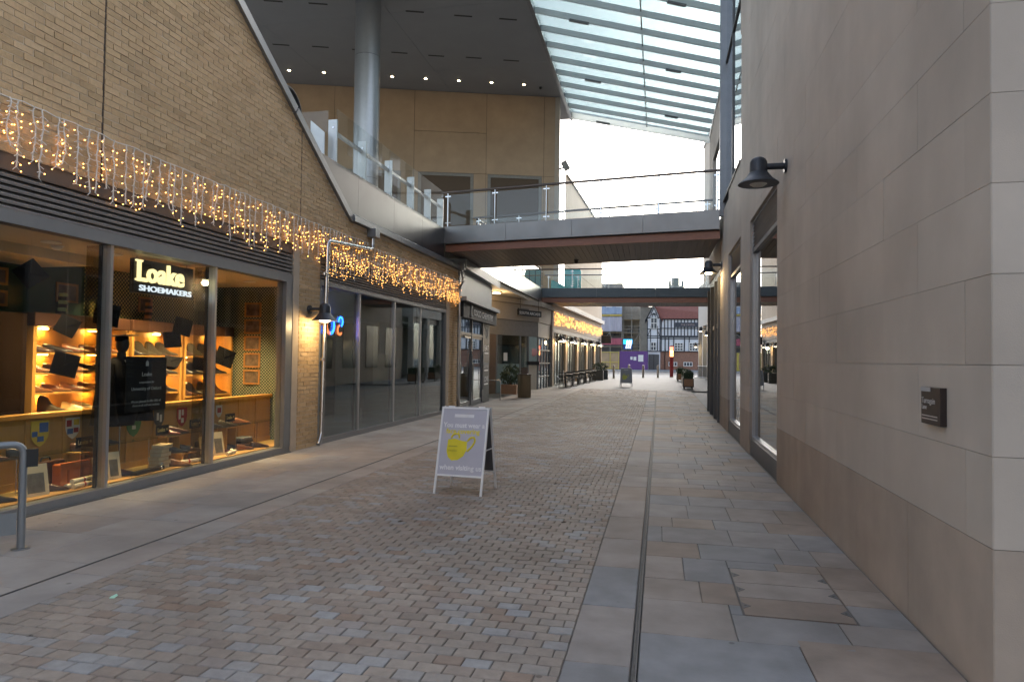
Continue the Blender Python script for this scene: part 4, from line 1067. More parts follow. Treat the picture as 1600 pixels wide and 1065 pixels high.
shield(6.58, .72, ('yellow', [(-.1,.9,.05,.42,'blue'), (-.9,-.3,-.1,.1,'blue'), (-.3,.4,-.3,-.1,'blue')]), 'yellow and blue quartered shield above the satchel', .3)
shield(7.03, .74, ('white', [(-.9,-.2,.1,.4,'red'), (.1,.9,.15,.42,'yellow'), (-.8,0,-.25,.0,'blue'), (.1,.8,-.2,.02,'red')]), 'quartered red, yellow and blue shield beside the first mullion')
shield(8.02, .70, ('green', [(-.6,-.2,.15,.3,'white'), (.2,.6,.15,.3,'white'), (-.25,.25,-.2,-.05,'white')]), 'green shield with white birds below the notice', .34)
shield(8.5, .74, ('dark', [(-.5,-.1,-.1,.3,'white'), (.1,.5,-.2,.2,'white')]), 'dark shield with white diagonal bars')
shield(8.98, .72, ('red', [(-.7,-.3,-.1,.4,'white'), (-.1,.3,.1,.4,'white'), (-.2,.3,-.3,-.05,'white')]), 'red and white chequered shield by the second mullion', .28)
shield(9.86, .74, ('white', [(-.6,.6,-.1,.3,'red')]), 'white shield with a red charge in the far pane', .2)
def plate(y, z, x, lab):
    t = thing('name_plate', lab, 'plate', group='small black maker plates')
    PX(x-.012, x, y-.12, y+.12, z, z+.13).build('plate', DKP, t)
    put_text('Loake', .075, mat('plate_gold', (.66,.50,.20), .5), (x+.0005, y-.1, z+.045), (0,1,0), (0,0,1), t, .001, bold=.002, width=.145)
    MB().cyl((x, y+.085, z+.07), (x+.002, y+.085, z+.07), .016, n=10).build('emblem', MAT['plate_gold'], t)
for y, z, x, l in ((6.98, .52, -6.75, 'black name plate standing behind the orange satchel'), (8.36, .53, -6.8, 'black name plate above the pile of books'), (9.12, .55, -6.85, 'black name plate partly behind the second mullion'), (9.98, .57, -6.85, 'black name plate in the far pane')): plate(y, z, x, l)
# glass shelf carrying the name plates
t = thing('glass_shelf', 'long glass display shelf across the shoe window', 'shelf')
PX(-7.0, -6.74, 2.7, 11.3, .50, .508).build('shelf_pane', glass('green_edge_glass', (.8,.9,.86), .08), t)
for yy in (4.2, 6.1, 8.05, 9.2, 10.6): MB().cyl((-6.76, yy, .115), (-6.76, yy, .50), .005, n=6).build('support', STAIN, t)
CREAMF = mat('frame_cream', (.70,.60,.40), .6); PHOTO = mat('photo_grey', (.16,.15,.13), .5, var=.5, scale=14)
def easel(x, y, lab, w_=.2, h=.29, lean=.22, turn=.25):
    t = thing('standing_photo', lab, 'photo frame', (x, y, .116), 0, 'framed photographs standing in the window')
    t.rotation_euler = (0, -lean, -turn)
    PX(-.008, .008, -w_/2, w_/2, 0, h).build('mount', CREAMF, t); PX(.0085, .011, -w_*.34, w_*.34, h*.1, h*.72).build('photo', PHOTO, t)
    PX(-.0, .004, 0, .0, 0, 0) 
    MB().bar((-.01, 0, h*.6), (-.13, 0, .03), .02, .004).build('strut', CREAMF, t)
easel(-6.52, 6.13, 'cream framed photo of boots leaning behind the hoop barrier', .26, .34)
easel(-6.55, 7.05, 'cream framed photo half hidden at the first mullion', .2, .3); easel(-6.55, 7.22, 'narrow cream framed photo just past the first mullion', .2, .33)
easel(-6.6, 9.08, 'cream framed photo leaning in the middle pane', .22, .32); easel(-6.6, 9.36, 'tall pale framed card of a wreath in the far pane', .2, .36)
SAT = thing('satchel', 'orange leather satchel lying in the first pane', 'bag', (-6.68, 6.72, .116))
ORL = mat('leather_orange', (.42,.11,.025), .35, var=.12, scale=15)
PX(-.06, .06, -.2, .2, 0, .27).build('body', ORL, SAT, bevel=.015); PX(.055, .068, -.205, .205, .10, .285).build('flap', ORL, SAT, bevel=.006)
for yy in (-.1, .1): PX(.068, .073, yy-.012, yy+.012, .06, .2).build('strap', mat('leather_strap', (.25,.06,.02), .4), SAT)
t = thing('briefcase', 'dark brown leather briefcase behind the orange satchel', 'bag', (-6.86, 6.55, .116)); PX(-.05, .05, -.22, .22, 0, .3).build('body', mat('leather_chestnut', (.10,.035,.02), .4), t, bevel=.012); MB().tube([(0,-.07,.3),(0,-.05,.34),(0,.05,.34),(0,.07,.3)], .01, 6).build('handle', BLACK, t)
SCR = mat('scroll_paper', (.72,.66,.52), .7); RIBB = mat('ribbon_red', (.35,.02,.02), .5)
def scroll(x, y, z, a, lab, L=.34, r=.028):
    t = thing('paper_scroll', lab, 'scroll', (x, y, z+r), a, 'rolled certificates in the window')
    MB().cyl((0,-L/2,0), (0,L/2,0), r, n=14).build('roll', SCR, t, smooth=True); MB().cyl((0,-.012,0), (0,.012,0), r*1.06, n=14).build('ribbon', RIBB, t, smooth=True)
scroll(-6.5, 6.72, .116, R_(8), 'rolled certificate with red ribbon before the satchel, front of three'); scroll(-6.56, 6.7, .116, R_(3), 'rolled certificate with red ribbon before the satchel, rear of three'); scroll(-6.53, 6.74, .165, R_(6), 'rolled certificate lying on top of two others before the satchel')
scroll(-6.52, 8.55, .116, R_(-15), 'long rolled certificate tied in red beside the books', .4); scroll(-6.55, 9.62, .116, R_(40), 'rolled certificate lying askew in the far pane', .3); scroll(-6.5, 9.5, .116, R_(10), 'rolled certificate lying flat by the wreath card', .3)
BOOK = mat('book_cream', (.60,.52,.36), .7, var=.15, scale=10)
for i, (w_, dy) in enumerate(((.20, 0), (.22, .02), (.2, -.01), (.22, .03), (.18, .01), (.26, .06))):
    t = thing('book', '%s cream book of the pile in the middle pane' % ['lowest', 'second lowest', 'third', 'fourth', 'fifth', 'topmost'][i], 'book', (-6.62, 8.08+dy, .116+i*.052), R_(-6+4*i))
    PX(-.08, .08, -w_/2, w_/2, .004, .046).build('pages', BOOK, t); PX(-.084, .084, -w_/2-.004, w_/2+.004, 0, .004).build('cover', mat('book_cover', (.45,.36,.22), .6), t); PX(-.084, .084, -w_/2-.004, w_/2+.004, .046, .05).build('cover', MAT['book_cover'], t)
t = thing('shoe_tree', 'dark wooden shoe stretcher with silver knobs on the display floor', 'shoe tree', (-6.5, 7.75, .116), R_(5))
PX(-.04, .04, -.3, .28, .0, .05).build('body', BLACK, t, bevel=.01); MB().ball((.045,.2,.03), .022).build('knob', STAIN, t, smooth=True); MB().ball((-.02,.3,.06), .022).build('knob', STAIN, t, smooth=True)
t = thing('folded_clothes', 'stack of dark folded garments in the far pane', 'clothes', (-6.82, 10.25, .116))
for i in range(4): PX(-.12+.01*i, .12, -.2, .2-.02*i, i*.045, i*.045+.042).build('garment', [BLACK, OAKD, BLACK, MAT['frame_mid']][i], t, bevel=.012)
t = thing('handbag', 'black bag with looped handle beside the wreath card', 'bag', (-6.85, 9.32, .116)); PX(-.06, .06, -.14, .14, 0, .22).build('body', BLACK, t, bevel=.02); MB().tube([(0,-.09,.2),(0,-.07,.36),(0,0,.42),(0,.07,.36),(0,.09,.2)], .008, 6).build('handle', BLACK, t, smooth=True)
t = thing('trophy_stand', 'small black pedestal on the display floor at the camera end', 'stand', (-6.8, 5.85, .116)); MB().lathe([(.06,0),(.06,.02),(.018,.05),(.018,.36),(.05,.42),(.05,.44)], 14).build('pedestal', BLACK, t, smooth=True); PX(-.05,.05,-.05,.05,.441,.45).build('top_plate', BLACK, t)
# pictures
PICF = mat('picture_wood', (.36,.17,.05), .5)
def picture(loc, ax, w_, h, lab, n):
    t = thing('wall_picture', lab, 'picture', group='framed shoe pictures in the shop'); ax = Vector(ax); up = V(0,0,1); nn = Vector(n); c = Vector(loc)
    for d, e in ((ax*(w_/2-.015), (.015, h/2)), (-ax*(w_/2-.015), (.015, h/2))): MB().obox(c+d+nn*.01, ax*.015, nn*.01, up*(h/2)).build('frame_side', PICF, t)
    for d in (up*(h/2-.015), -up*(h/2-.015)): MB().obox(c+d+nn*.0101, ax*(w_/2-.0305), nn*.01, up*.015).build('frame_rail', PICF, t)
    MB().obox(c+nn*.005, ax*(w_/2-.0305), nn*.003, up*(h/2-.0305)).build('print', mat('picture_print', (.12,.09,.07), .4, var=.75, scale=11), t)
for i, z in enumerate((2.50, 2.19, 1.88, 1.565, 1.255)):
    picture((-7.39, 11.384, z), (1,0,0), .34, .27, 'framed shoe picture on the spotted end wall, %s from the top' % ['first', 'second', 'third', 'fourth', 'fifth'][i], (0,-1,0))
picture((-8.16, 8.05, 2.5), (0,1,0), .36, .27, 'framed shoe picture on the green wall behind the caps', (1,0,0)); picture((-8.16, 9.55, 2.45), (0,1,0), .3, .25, 'framed picture on the spotted wallpaper under the illuminated sign', (1,0,0))
picture((-8.16, 7.0, 2.62), (0,1,0), .3, .22, 'upper framed picture at the camera end of the green wall', (1,0,0)); picture((-8.16, 7.0, 2.34), (0,1,0), .3, .2, 'lower framed picture at the camera end of the green wall', (1,0,0))
# striped sock stacks on the cases
for y, l, cm in ((7.75, 'leaning stack of pale striped socks on the first case', (.45,.5,.25)), (9.35, 'leaning stack of rust striped socks on the middle case', (.5,.2,.08))):
    t = thing('sock_stack', l, 'socks', (-7.95, y, 2.17))
    for i in range(6): MB().lathe([(.05,0),(.055,.025),(.05,.05)], 12, (.0, .02*math.sin(i)+.012*i, .05*i)).build('folded_sock', mat('sock_a%.2f' % cm[0], cm, .9) if i % 2 else mat('sock_dark', (.06,.05,.04), .9), t)
# glittery small tree on the case
t = thing('glitter_tree', 'small glittering gold tree ornament on top of the first case', 'ornament', (-7.95, 8.45, 2.17)); MB().lathe([(.10,0),(.11,.06),(.07,.2),(.02,.34),(0,.36)], 14).build('cone', mat('gold_glitter', (.35,.25,.07), .3, .6, var=.6, scale=60), t); MB().cyl((0,0,0),(0,0,.01), .05, n=10).build('base', BLACK, t)

# ================================================================== dark restaurant interior
part('room_floor', MIDINT, -12, -6.401, 11.75, 20.6, -.03, .02); part('room_ceiling', MIDINT, -12, -6.401, 11.75, 20.6, 3.05, 3.12); part('room_back_wall', DARK, -12.1, -12, 11.5, 20.6, -.03, 3.1)
part('room_side_wall', DARK, -12, -6.41, 11.46, 11.6, -.03, 3.1); part('room_side_wall', MIDINT, -12, -6.45, 20.6, 20.65, -.03, 3.1)
for x, y in ((-7.6, 13.9), (-7.7, 16.0), (-7.7, 18.3)): part('room_pillar', LIGHTINT, x-.22, x+.22, y-.22, y+.22, .021, 3.049)
part('room_bulkhead', LIGHTINT, -7.6, -6.9, 11.75, 20.5, 2.55, 3.049)
part('bar_counter', DARK, -9.6, -9.0, 12.2, 19.5, .021, 1.05); part('low_screen', MIDINT, -7.2, -7.12, 15.8, 20.2, .021, .95)
t = thing('roller_blind', 'half-lowered grey fabric blind behind the third dark pane', 'blind'); PX(-6.9, -6.88, 16.1, 17.1, 1.75, 2.55).build('fabric', mat('blind_cloth', (.30,.31,.28), .9), t); MB().cyl((-6.89,16.1,1.74),(-6.89,17.1,1.74), .014, n=8).build('bottom_bar', SILVER, t)
BULB = emis('reflection_glow', (1,.62,.25), 9)  # warm lights reflected in the panes, built as hanging bulbs
rr = random.Random(4)
sp = [(rr.uniform(-9.6,-8.2), rr.uniform(13.3, 18.0), rr.uniform(1.95, 2.3)) for _ in range(16)]
sp.sort(key=lambda q: q[1])
NTH = 'first second third fourth fifth sixth seventh eighth ninth tenth eleventh twelfth thirteenth fourteenth fifteenth sixteenth'.split()
for i, q in enumerate(sp):
    t = thing('reflection_bulb', 'glowing bulb standing in for a reflected light in the dark restaurant, %s counted from the neon letters' % NTH[i], 'reflected light', q, 0, 'bulbs for lights reflected in the restaurant glass')
    MB().ball((0,0,0), .035, nu=10, nv=6).build('bulb', BULB, t); MB().cyl((0,0,.03), (0,0,3.05-q[2]), .004, n=4).build('flex', BLACK, t)
# a sign's mirrored reflection in the glass, built as neon letters
NE = thing('neon_reflection', 'blue and orange double-tube neon letters built as a reflection inside the dark window', 'reflected sign')
NB, NO = emis('neon_blue', (.02,.16,1), 5), emis('neon_orange', (1,.16,.04), 2.2)
def arc(cy, cz, r, a0, a1, m, n=14, sq=1.0):
    for k in (1.0, .8):
        MB().tube([(-6.62, cy + r*k*sq*math.cos(R_(a0+(a1-a0)*i/n)), cz + r*k*math.sin(R_(a0+(a1-a0)*i/n))) for i in range(n+1)], .011, 6).build('neon_tube', m, NE)
cz = 2.30
arc(13.40, cz+.095, .105, 190, -70, NB); arc(13.36, cz-.085, .105, 100, 330, NO)
arc(12.95, cz, .19, 90, -90, NB, sq=.9); arc(12.93, cz, .19, 90, 270, NO, sq=.9)
arc(12.55, cz-.02, .12, 0, 180, NO); 
for yy in (12.43, 12.455, 12.645, 12.67): MB().tube([(-6.62, yy, cz-.02), (-6.62, yy, cz-.19)], .011, 6).build('neon_tube', NB, NE)
MB().box(-6.65, -6.64, 12.3, 13.55, cz-.25, cz+.25).build('backing', glass('acrylic', (.9,.92,.93), .05), NE)
for k_ in range(9): PX(-6.36, -6.359, 11.95+k_*.07, 11.95+k_*.07+.05, 2.03, 2.085).build('small_print', mat('sign_white', (.6,.6,.6), .6), NE)

# ================================================================== wall lamps
def wall_lamp(loc, nrm, lit, label, energy=9, sc=1.0):
    """bell-shaded lamp on a short arm; loc on the wall, nrm out of the wall"""
    t = thing('wall_lamp', label, 'wall lamp', loc, math.atan2(nrm[1], nrm[0]), 'bell-shaded wall lamps'); t.scale = (sc, sc, sc)
    MB().cyl((0,0,0), (.03,0,0), .085, n=16).build('wall_plate', LAMPGREY, t, smooth=True)
    MB().cyl((.03,0,0), (.24,0,0), .04, n=12).build('arm', LAMPGREY, t, smooth=True)
    a = .33
    MB().lathe([(.0,.125),(.05,.118),(.085,.095),(.105,.055),(.108,-.07)], 20, (a,0,0)).build('housing', LAMPGREY, t, smooth=True)
    sh = MB().lathe([(.108,-.068),(.13,-.10),(.175,-.155),(.235,-.20),(.245,-.215)], 28, (a,0,0)); sh.build('shade', LAMPGREY, t, smooth=True)
    MB().lathe([(.238,-.214),(.165,-.16),(.10,-.11),(.0,-.10)], 28, (a,0,0)).build('reflector', LAMPIN, t, smooth=True)
    MB().lathe([(.0,-.245),(.07,-.24),(.105,-.215),(.11,-.18),(.08,-.13)], 18, (a,0,0)).build('diffuser', emis('lamp_diffuser', (1,.80,.45), 7) if lit else mat('opal_off', (.55,.55,.5), .4), t, smooth=True)
    if lit and energy:
        l = bpy.data.lights.new('lamp_glow', 'POINT'); l.energy = energy; l.color = (1,.68,.32); l.shadow_soft_size = .1
        lo = link('lamp_glow', l, t); lo.location = (a, 0, -.30)
wall_lamp((XR, 9.35, 4.2), (-1,0,0), False, 'large unlit bell-shaded lamp on the limestone wall', sc=1.05)
wall_lamp((XR, 18.75, 4.2), (-1,0,0), True, 'lit bell-shaded lamp between the limestone window bays', 10)
wall_lamp((XF, 11.32, 2.5), (1,0,0), True, 'lit bell-shaded lamp on the brick pier between the shops', 11, .95)

# ================================================================== stainless downpipes
def bend(pts, r=.06, n=5):
    P = [Vector(p) for p in pts]; out = [P[0]]
    for a, b, c in zip(P, P[1:], P[2:]):
        d1, d2 = (a-b).normalized(), (c-b).normalized(); k = min(r, (a-b).length*.45, (c-b).length*.45)
        for i in range(n+1):
            q = i/n; out.append((b+d1*k)*(1-q)**2 + b*2*q*(1-q) + (b+d2*k)*q**2)
    return out + [P[-1]]
t = thing('downpipe', 'stainless rainwater pipe cranked over the dark shopfront beside the brick pier', 'pipe')
x = XF + .08
MB().tube(bend([(x,13.88,4.4),(x,13.88,4.0),(x,11.83,3.84),(x,11.72,.2),(x,11.63,.06),(x,11.60,.03)], .12), .042, 14).build('pipe', STAIN, t, smooth=True)
PX(XF+.0, XF+.2, 13.76, 14.0, 4.26, 4.44).build('hopper', COPE, t, bevel=.006)
for z in (3.2, 1.6, .6): MB().cyl((x, 11.72+ (3.84-z)*-.0, z-.025), (x, 11.72, z+.025), .05, n=14).build('bracket', STAIN, t, smooth=True)
t = thing('downpipe', 'thin rainwater pipe on the second brick pier beside the confectioner', 'pipe')
MB().tube(bend([(x,20.72,4.55),(x,20.95,4.1),(x,20.58,3.85),(x,20.55,.45),(x,20.72,.2),(x,20.74,.02)], .1), .034, 12).build('pipe', SILVER, t, smooth=True)
PX(XF+.0, XF+.2, 20.58, 20.86, 4.44, 4.68).build('hopper', COPE, t, bevel=.006)

# ================================================================== icicle lights
CABLE = mat('cable_white', (.80,.78,.74), .5, var=.03)
LED = emis('led_amber', (1,.42,.08), 4.5, sample=False)
LEDF = emis('led_amber_far', (1,.42,.10), 1.5, sample=False)
NEARDV, FARDV = [], []
for i in range(20):
    far = i >= 10; i = i % 10
    rr = random.Random(100+i); wm, lm = MB(), MB()
    Lx = [.72,.62,.78,.55,.70,.5,.66,.74,.58,.68][i]
    pts = []; y = 0; n = 11
    for k in range(n+1):
        z = -Lx*k/n; y += rr.uniform(-.016,.016); pts.append((rr.uniform(-.008,.008), y, z))
    wm.tube(pts, .0075, 4)
    for k in range(1, n+1):
        p = Vector(pts[k])
        for s_ in ((1,) if rr.random() < .45 else (1,-1)):
            sg = s_ * (1 if k % 2 else -1)
            q = p + V(rr.uniform(-.005,.02), sg*rr.uniform(.03,.055), rr.uniform(-.045,-.005))
            wm.tube([p, q], .0048, 3)
            if rr.random() < (.42 if not far else .22): lm.ball(q + (q-p)*.15, .0072 if not far else .026, nu=5, nv=4)
    (FARDV if far else NEARDV).append((wm.mesh('light_drop', CABLE), lm.mesh('bulb_chain', LEDF if far else LED)))
def icicles(label, pts, step, seed, sc=1.0, DV=None):
    """pts: list of (x,y,z) along the supply cable"""
    DV = DV or NEARDV
    T = thing('icicle_lights', label, 'string lights')
    rr = random.Random(seed); P = [Vector(p) for p in pts]
    wig = []
    for a, b in zip(P, P[1:]):
        n = max(1, int((b-a).length/.12))
        for i in range(n): wig.append(a.lerp(b, i/n) + V(0, 0, rr.uniform(-.012,.012)))
    wig.append(P[-1]); MB().tube(wig, .0065, 4).build('supply_cable', CABLE, T)
    for a, b in zip(P, P[1:]):
        n = max(1, int((b-a).length/step)); ang = math.atan2((b-a).y, (b-a).x) - math.pi/2
        for i in range(n):
            m = rr.choice(DV); o = link('light_drop', m[0], T); o.location = a.lerp(b, (i+rr.uniform(.2,.8))/n); o.scale = (sc, rr.choice((-1, 1))*sc, sc*rr.uniform(.86,1.05)); o.rotation_euler = (0,0,ang)
            c = link('bulb_chain', m[1], o); c['kind'] = 'stuff'
xi = XF + .045
icicles('icicle lights hung along the brick above the shoe shop', [(xi,4.3,4.14),(xi,6.5,4.12),(xi,8.5,4.11),(xi,11.4,4.09)], .135, 1)
icicles('icicle lights hung around the cranked downpipe', [(xi,11.45,4.09),(xi,13.75,4.12)], .12, 2)
icicles('lower row of icicle lights behind the cranked downpipe', [(xi,11.9,3.72),(xi,14.6,3.75)], .15, 3, .7)
icicles('icicle lights hung above the dark restaurant', [(xi,14.05,4.06),(xi,17.5,4.08),(xi,18.9,4.08)], .14, 4)
icicles('dense far end of the icicle lights by the second pier', [(xi,18.95,4.09),(xi,20.75,4.08)], .10, 5)
icicles('second layer of icicle lights near the end of the restaurant', [(xi+.03,15.0,3.95),(xi+.03,20.7,4.0)], .30, 6, .9)

# ================================================================== confectioner's corner shop
CS = thing('corner_shop', 'narrow grey shopfront with glass doors between the brick pier and the arcade', 'building')
F = Frame((-6.25, 20.68), (-6.60, 26.7))
def fb(nm, m, par, u0, u1, v0, v1, z0, z1, fr=F, **k):
    mb = MB(); fr.box(mb, u0, u1, v0, v1, z0, z1); return mb.build(nm, m, par, **k)
GREYP = mat('grey_panel', (.30,.32,.335), .5, .1, var=.06)
fb('fascia_board', mat('fascia_dark', (.035,.037,.04), .7, spec=.2), CS, .22, 6.2, .0, .16, 2.98, 3.48)
fb('cornice_lower', GREYP, CS, .1, 6.3, .0, .28, 3.49, 3.62); fb('upper_panel', GREYP, CS, .1, 5.6, -.3, .06, 3.63, 4.5); fb('cornice_upper', GREYP, CS, .05, 6.4, -.3, .26, 4.51, 4.80)
fb('side_return', GREYP, CS, 5.3, 5.62, -3.2, -.31, -.05, 4.5)
for u0, u1 in ((.22, .34), (2.0, 2.1), (3.95, 4.08)): fb('door_post', FRAME2, CS, u0, u1, -.06, .06, 0, 2.98)
fb('door_head', FRAME2, CS, .34, 3.95, -.05, .05, 2.42, 2.52); fb('threshold', FRAME2, CS, .34, 3.95, -.05, .05, -.02, .06)
for u0, u1 in ((.36, 1.98), (2.12, 3.93)):
    fb('fanlight_pane', GDARK, CS, u0, u1, -.01, .01, 2.52, 2.98)
    d = fb('glass_door', GDARK, CS, u0+.1, u1-.1, -.01, .01, .2, 2.34)
    for a, b, c, e in ((u0, u0+.1, .07, 2.41), (u1-.1, u1, .07, 2.41), (u0+.1, u1-.1, .07, .2), (u0+.1, u1-.1, 2.34, 2.41)): fb('door_frame', FRAME2, d, a, b, -.025, .025, c, e)
    MB().tube([F.p(u1-.05, .03, .5), F.p(u1-.05, .09, .52), F.p(u1-.05, .09, 1.9), F.p(u1-.05, .03, 1.92)], .015, 8).build('pull_handle', STAIN, d, smooth=True)
fb('closer_box', SILVER, CS, .9, 1.8, .026, .07, 2.33, 2.39)
fb('sign_panel', mat('panel_navy', (.035,.042,.05), .5), CS, 4.1, 5.3, -.1, .05, 0, 2.97)
LW_ = mat('letter_white', (.75,.75,.75), .5); MAT['letter_white_flat'] = mat('letter_flat_white', (.75,.75,.75), .5); LW_ = MAT['letter_flat_white']
q = F.p(1.75, .162, 3.12); put_text('COCO CHEMISTRY', .3, LW_, q, F.d, (0,0,1), CS, .012, width=3.6)
mb = MB(); mb.tube([F.p(1.42+.12*math.cos(R_(a)), .17, 3.23+.17*math.sin(R_(a))) for a in range(60, 301, 30)], .035, 6).build('logo_mark', LW_, CS)
for s_, z, sz, wd in (('EAT', 1.95, .3, .78), ('DRINK', 1.3, .26, .78), ('LOVE', .78, .28, .78)):
    q = F.p(4.28, .052, z); put_text(s_, sz, LW_, q, F.d, (0,0,1), CS, .003, width=wd)
    fb('small_print', LW_, CS, 4.3, 5.05, .05, .054, z-.12, z-.07)
mb = MB(); mb.tube([F.p(4.68+.14*math.cos(R_(a)), .054, 2.62+.2*math.sin(R_(a))) for a in range(0, 361, 30)], .012, 5).build('logo_ring', mat('ring_grey', (.35,.36,.38), .5), CS)
fb('shop_floor', MIDINT, CS, .2, 5.3, -3.2, -.07, -.04, .015); fb('shop_back', MIDINT, CS, .2, 5.3, -3.3, -3.2, 0, 3.2); fb('shop_ceiling', MIDINT, CS, .2, 5.3, -3.2, -.07, 3.1, 3.2)
fb('poster_red', mat('poster_red', (.45,.05,.06), .6), CS, 1.2, 1.55, -.3, -.29, 1.5, 2.0); fb('notice_white', WHITE, CS, 2.55, 2.95, -.3, -.29, 1.0, 1.5)
t = thing('shop_lamp', 'small warm lamp glowing inside the confectioner above the door', 'lamp', F.p(2.9, -.6, 2.3)); MB().lathe([(.03,.12),(.14,.0),(.13,-.01)], 14).build('shade', BRONZE, t); MB().ball((0,0,-.01), .05).build('bulb', emis('lamp_small', (1,.75,.35), 6), t); MB().cyl((0,0,.1),(0,0,.8), .005, n=4).build('flex', BLACK, t)
# hoop guard rail by the shop door
t = thing('guard_rail', 'slim stainless hoop rail outside the confectioner', 'rail')
MB().tube(bend([(-6.55,25.7,.05),(-6.55,25.7,.82),(-5.98,25.7,.82),(-5.98,25.7,.05)], .08), .022, 10).build('hoop', STAIN, t, smooth=True); PX(-6.5, -6.03, 25.695, 25.705, .15, .72).build('infill_pane', GCLEAR, t)

# ================================================================== arcade entrance block
AR = thing('arcade_building', 'cream arcade entrance block with dark glazed doors under the deck', 'building')
A1 = Frame((-7.43, 31.4), (-6.08, 34.55)); A2 = Frame((-6.08, 34.55), (-5.9, 37.9))
CRM = mat('arcade_stone', (.42,.36,.30), .7, var=.06, scale=2)
for fr, u0 in ((A1, -3.6), (A2, 0.0)):
    fb('upper_band', CRM, AR, u0, fr.L, -.3, .04, 3.55, 4.35, fr); fb('lower_band', mat('arcade_grey', (.26,.24,.22), .6), AR, u0, fr.L, -.3, .0, 2.8, 3.54, fr); fb('cornice', CRM, AR, u0, fr.L+.05, -.3, .16, 4.36, 4.6, fr)
fb('brown_return', mat('arcade_brown', (.20,.14,.10), .7), AR, -3.6, -.2, -.05, .0, -.05, 2.79, A1)
for u0, u1 in ((-.2, -.1), (1.78, 1.86), (2.5, 2.56), (3.36, 3.46)): fb('door_post', FRAME2, AR, u0, u1, -.08, .02, 0, 2.79, A1)
fb('glass_panel', GDARK, AR, -.1, 1.78, -.03, -.02, 1.42, 2.79, A1); fb('frosted_panel', mat('frosted_green', (.22,.30,.29), .35), AR, -.1, 1.78, -.03, -.02, .05, 1.40, A1)
fb('glass_door', GDARK, AR, 1.86, 2.5, -.03, -.02, .05, 2.79, A1)
fb('pale_panel', mat('pale_aqua', (.42,.52,.50), .5), AR, 2.56, 3.36, -.05, -.02, 1.55, 2.79, A1); fb('cream_dado', CREAM, AR, 2.56, 3.36, -.05, -.02, .05, 1.35, A1); fb('counter_ledge', BLACK, AR, 2.5, 3.4, -.03, .1, 1.36, 1.54, A1)
MB().ball(A1.p(2.95, .05, 2.0), .2, .05, .2, 14, 8).build('heart_emblem', mat('emblem_pink', (.65,.35,.35), .5), AR, smooth=True)
fb('paper_notice', WHITE, AR, .45, .75, -.015, -.01, 1.55, 1.95, A1)
fb('dark_lining', DARK, AR, -3.5, 3.4, -3.0, -2.9, 0, 3.5, A1)
for i in range(4):
    for j in range(4):
        fb('pane', GDARK, AR, .12+.72*i, .78+.72*i, -.03, -.02, .12+.68*j, .74+.68*j, A2)
for i in range(5): fb('glazing_post', FRAME2, AR, .08+.72*i-.04, .08+.72*i+.04, -.06, .02, 0, 2.79, A2)
for j in range(1, 4): fb('glazing_rail', FRAME2, AR, .1, 2.96, -.055, .015, .05+.68*j, .12+.68*j, A2)
fb('corner_pier', mat('pier_brown', (.24,.19,.15), .7), AR, 3.05, 3.36, -.3, .1, -.05, 4.36, A2)
sg = thing('hanging_sign', 'black rectangular arcade name sign under the deck', 'sign')
mb = MB(); A1.box(mb, 1.1, 3.15, .30, .36, 3.78, 4.06); mb.build('board', mat('sign_black', (.02,.02,.02), .5), sg)
mb = MB(); A1.box(mb, 1.12, 2.0, .30, .365, 4.065, 4.12); mb.build('tab', mat('tab_dark', (.12,.11,.10), .5), sg)
put_text('SOUTH ARCADE', .2, LW_, A1.p(1.18, .362, 3.84), A1.d, (0,0,1), sg, .004, width=1.85)
for u in (1.3, 2.9): MB().cyl(A1.p(u, .33, 4.06), A1.p(u, .33, 4.7), .01, n=6).build('hanger', BLACK, sg)
t = thing('porch_soffit', 'cream ceiling over the arcade entrance recess', 'ceiling'); MB().box(-14, -6.42, 26.8, 36.6, 4.62, 4.78).build('ceiling_sheet', CREAM, t)
t = thing('porch_light', 'round glowing ceiling light over the arcade entrance', 'ceiling light', (-7.05, 29.3, 4.62))
MB().lathe([(.24,0),(.25,-.05),(.2,-.06)], 24).build('trim', BRONZE, t); MB().lathe([(.2,-.055),(.15,-.09),(0,-.1)], 24).build('lens', emis('porch_lens', (1,.72,.36), 7), t)
l = bpy.data.lights.new('porch_glow', 'POINT'); l.energy = 22; l.color = (1,.68,.34); l.shadow_soft_size = .2; lo = link('lamp_glow', l, t); lo.location = (0,0,-.25)
# bin and planter
t = thing('litter_bin', 'cylindrical bronze litter bin in front of the arcade', 'bin', (-5.43, 27.7, gz(27.7)))
BRZ = mat('bin_bronze', (.20,.155,.10), .38, .8, var=.15, scale=3, stretch=(6,6,.3))
MB().lathe([(.27,0),(.28,.03),(.28,.93),(.27,.94)], 30).build('body', BRZ, t, smooth=True); MB().lathe([(.29,.94),(.29,.97),(.2,.985),(0,.985)], 30).build('lid', BLACK, t, smooth=True)
for a in (0, math.pi): PX(-.14, .14, -.02, .02, .96, 1.25).build('ash_plate', BRONZE, t); break
LEAF = mat('leaf_dark', (.035,.06,.03), .55, var=.3, scale=8, rand=.2)
def bush(par, c, rx, ry, rz, n, seed, size=.06, m=LEAF, nm='foliage'):
    rr = random.Random(seed); mb = MB()
    for _ in range(n):
        d = Vector((rr.gauss(0,1), rr.gauss(0,1), rr.gauss(0,1))).normalized() * rr.uniform(.55, 1.08)
        p = Vector(c) + Vector((d.x*rx, d.y*ry, d.z*rz)); a = Vector((rr.gauss(0,1), rr.gauss(0,1), rr.gauss(0,1))).normalized(); b = a.orthogonal().normalized(); s_ = size*rr.uniform(.6,1.3)
        mb.cur = rr.random(); mb.add([p-a*s_, p+b*s_*.4, p+a*s_, p-b*s_*.4], [(0,1,2,3)])
    return mb.build(nm, m, par)
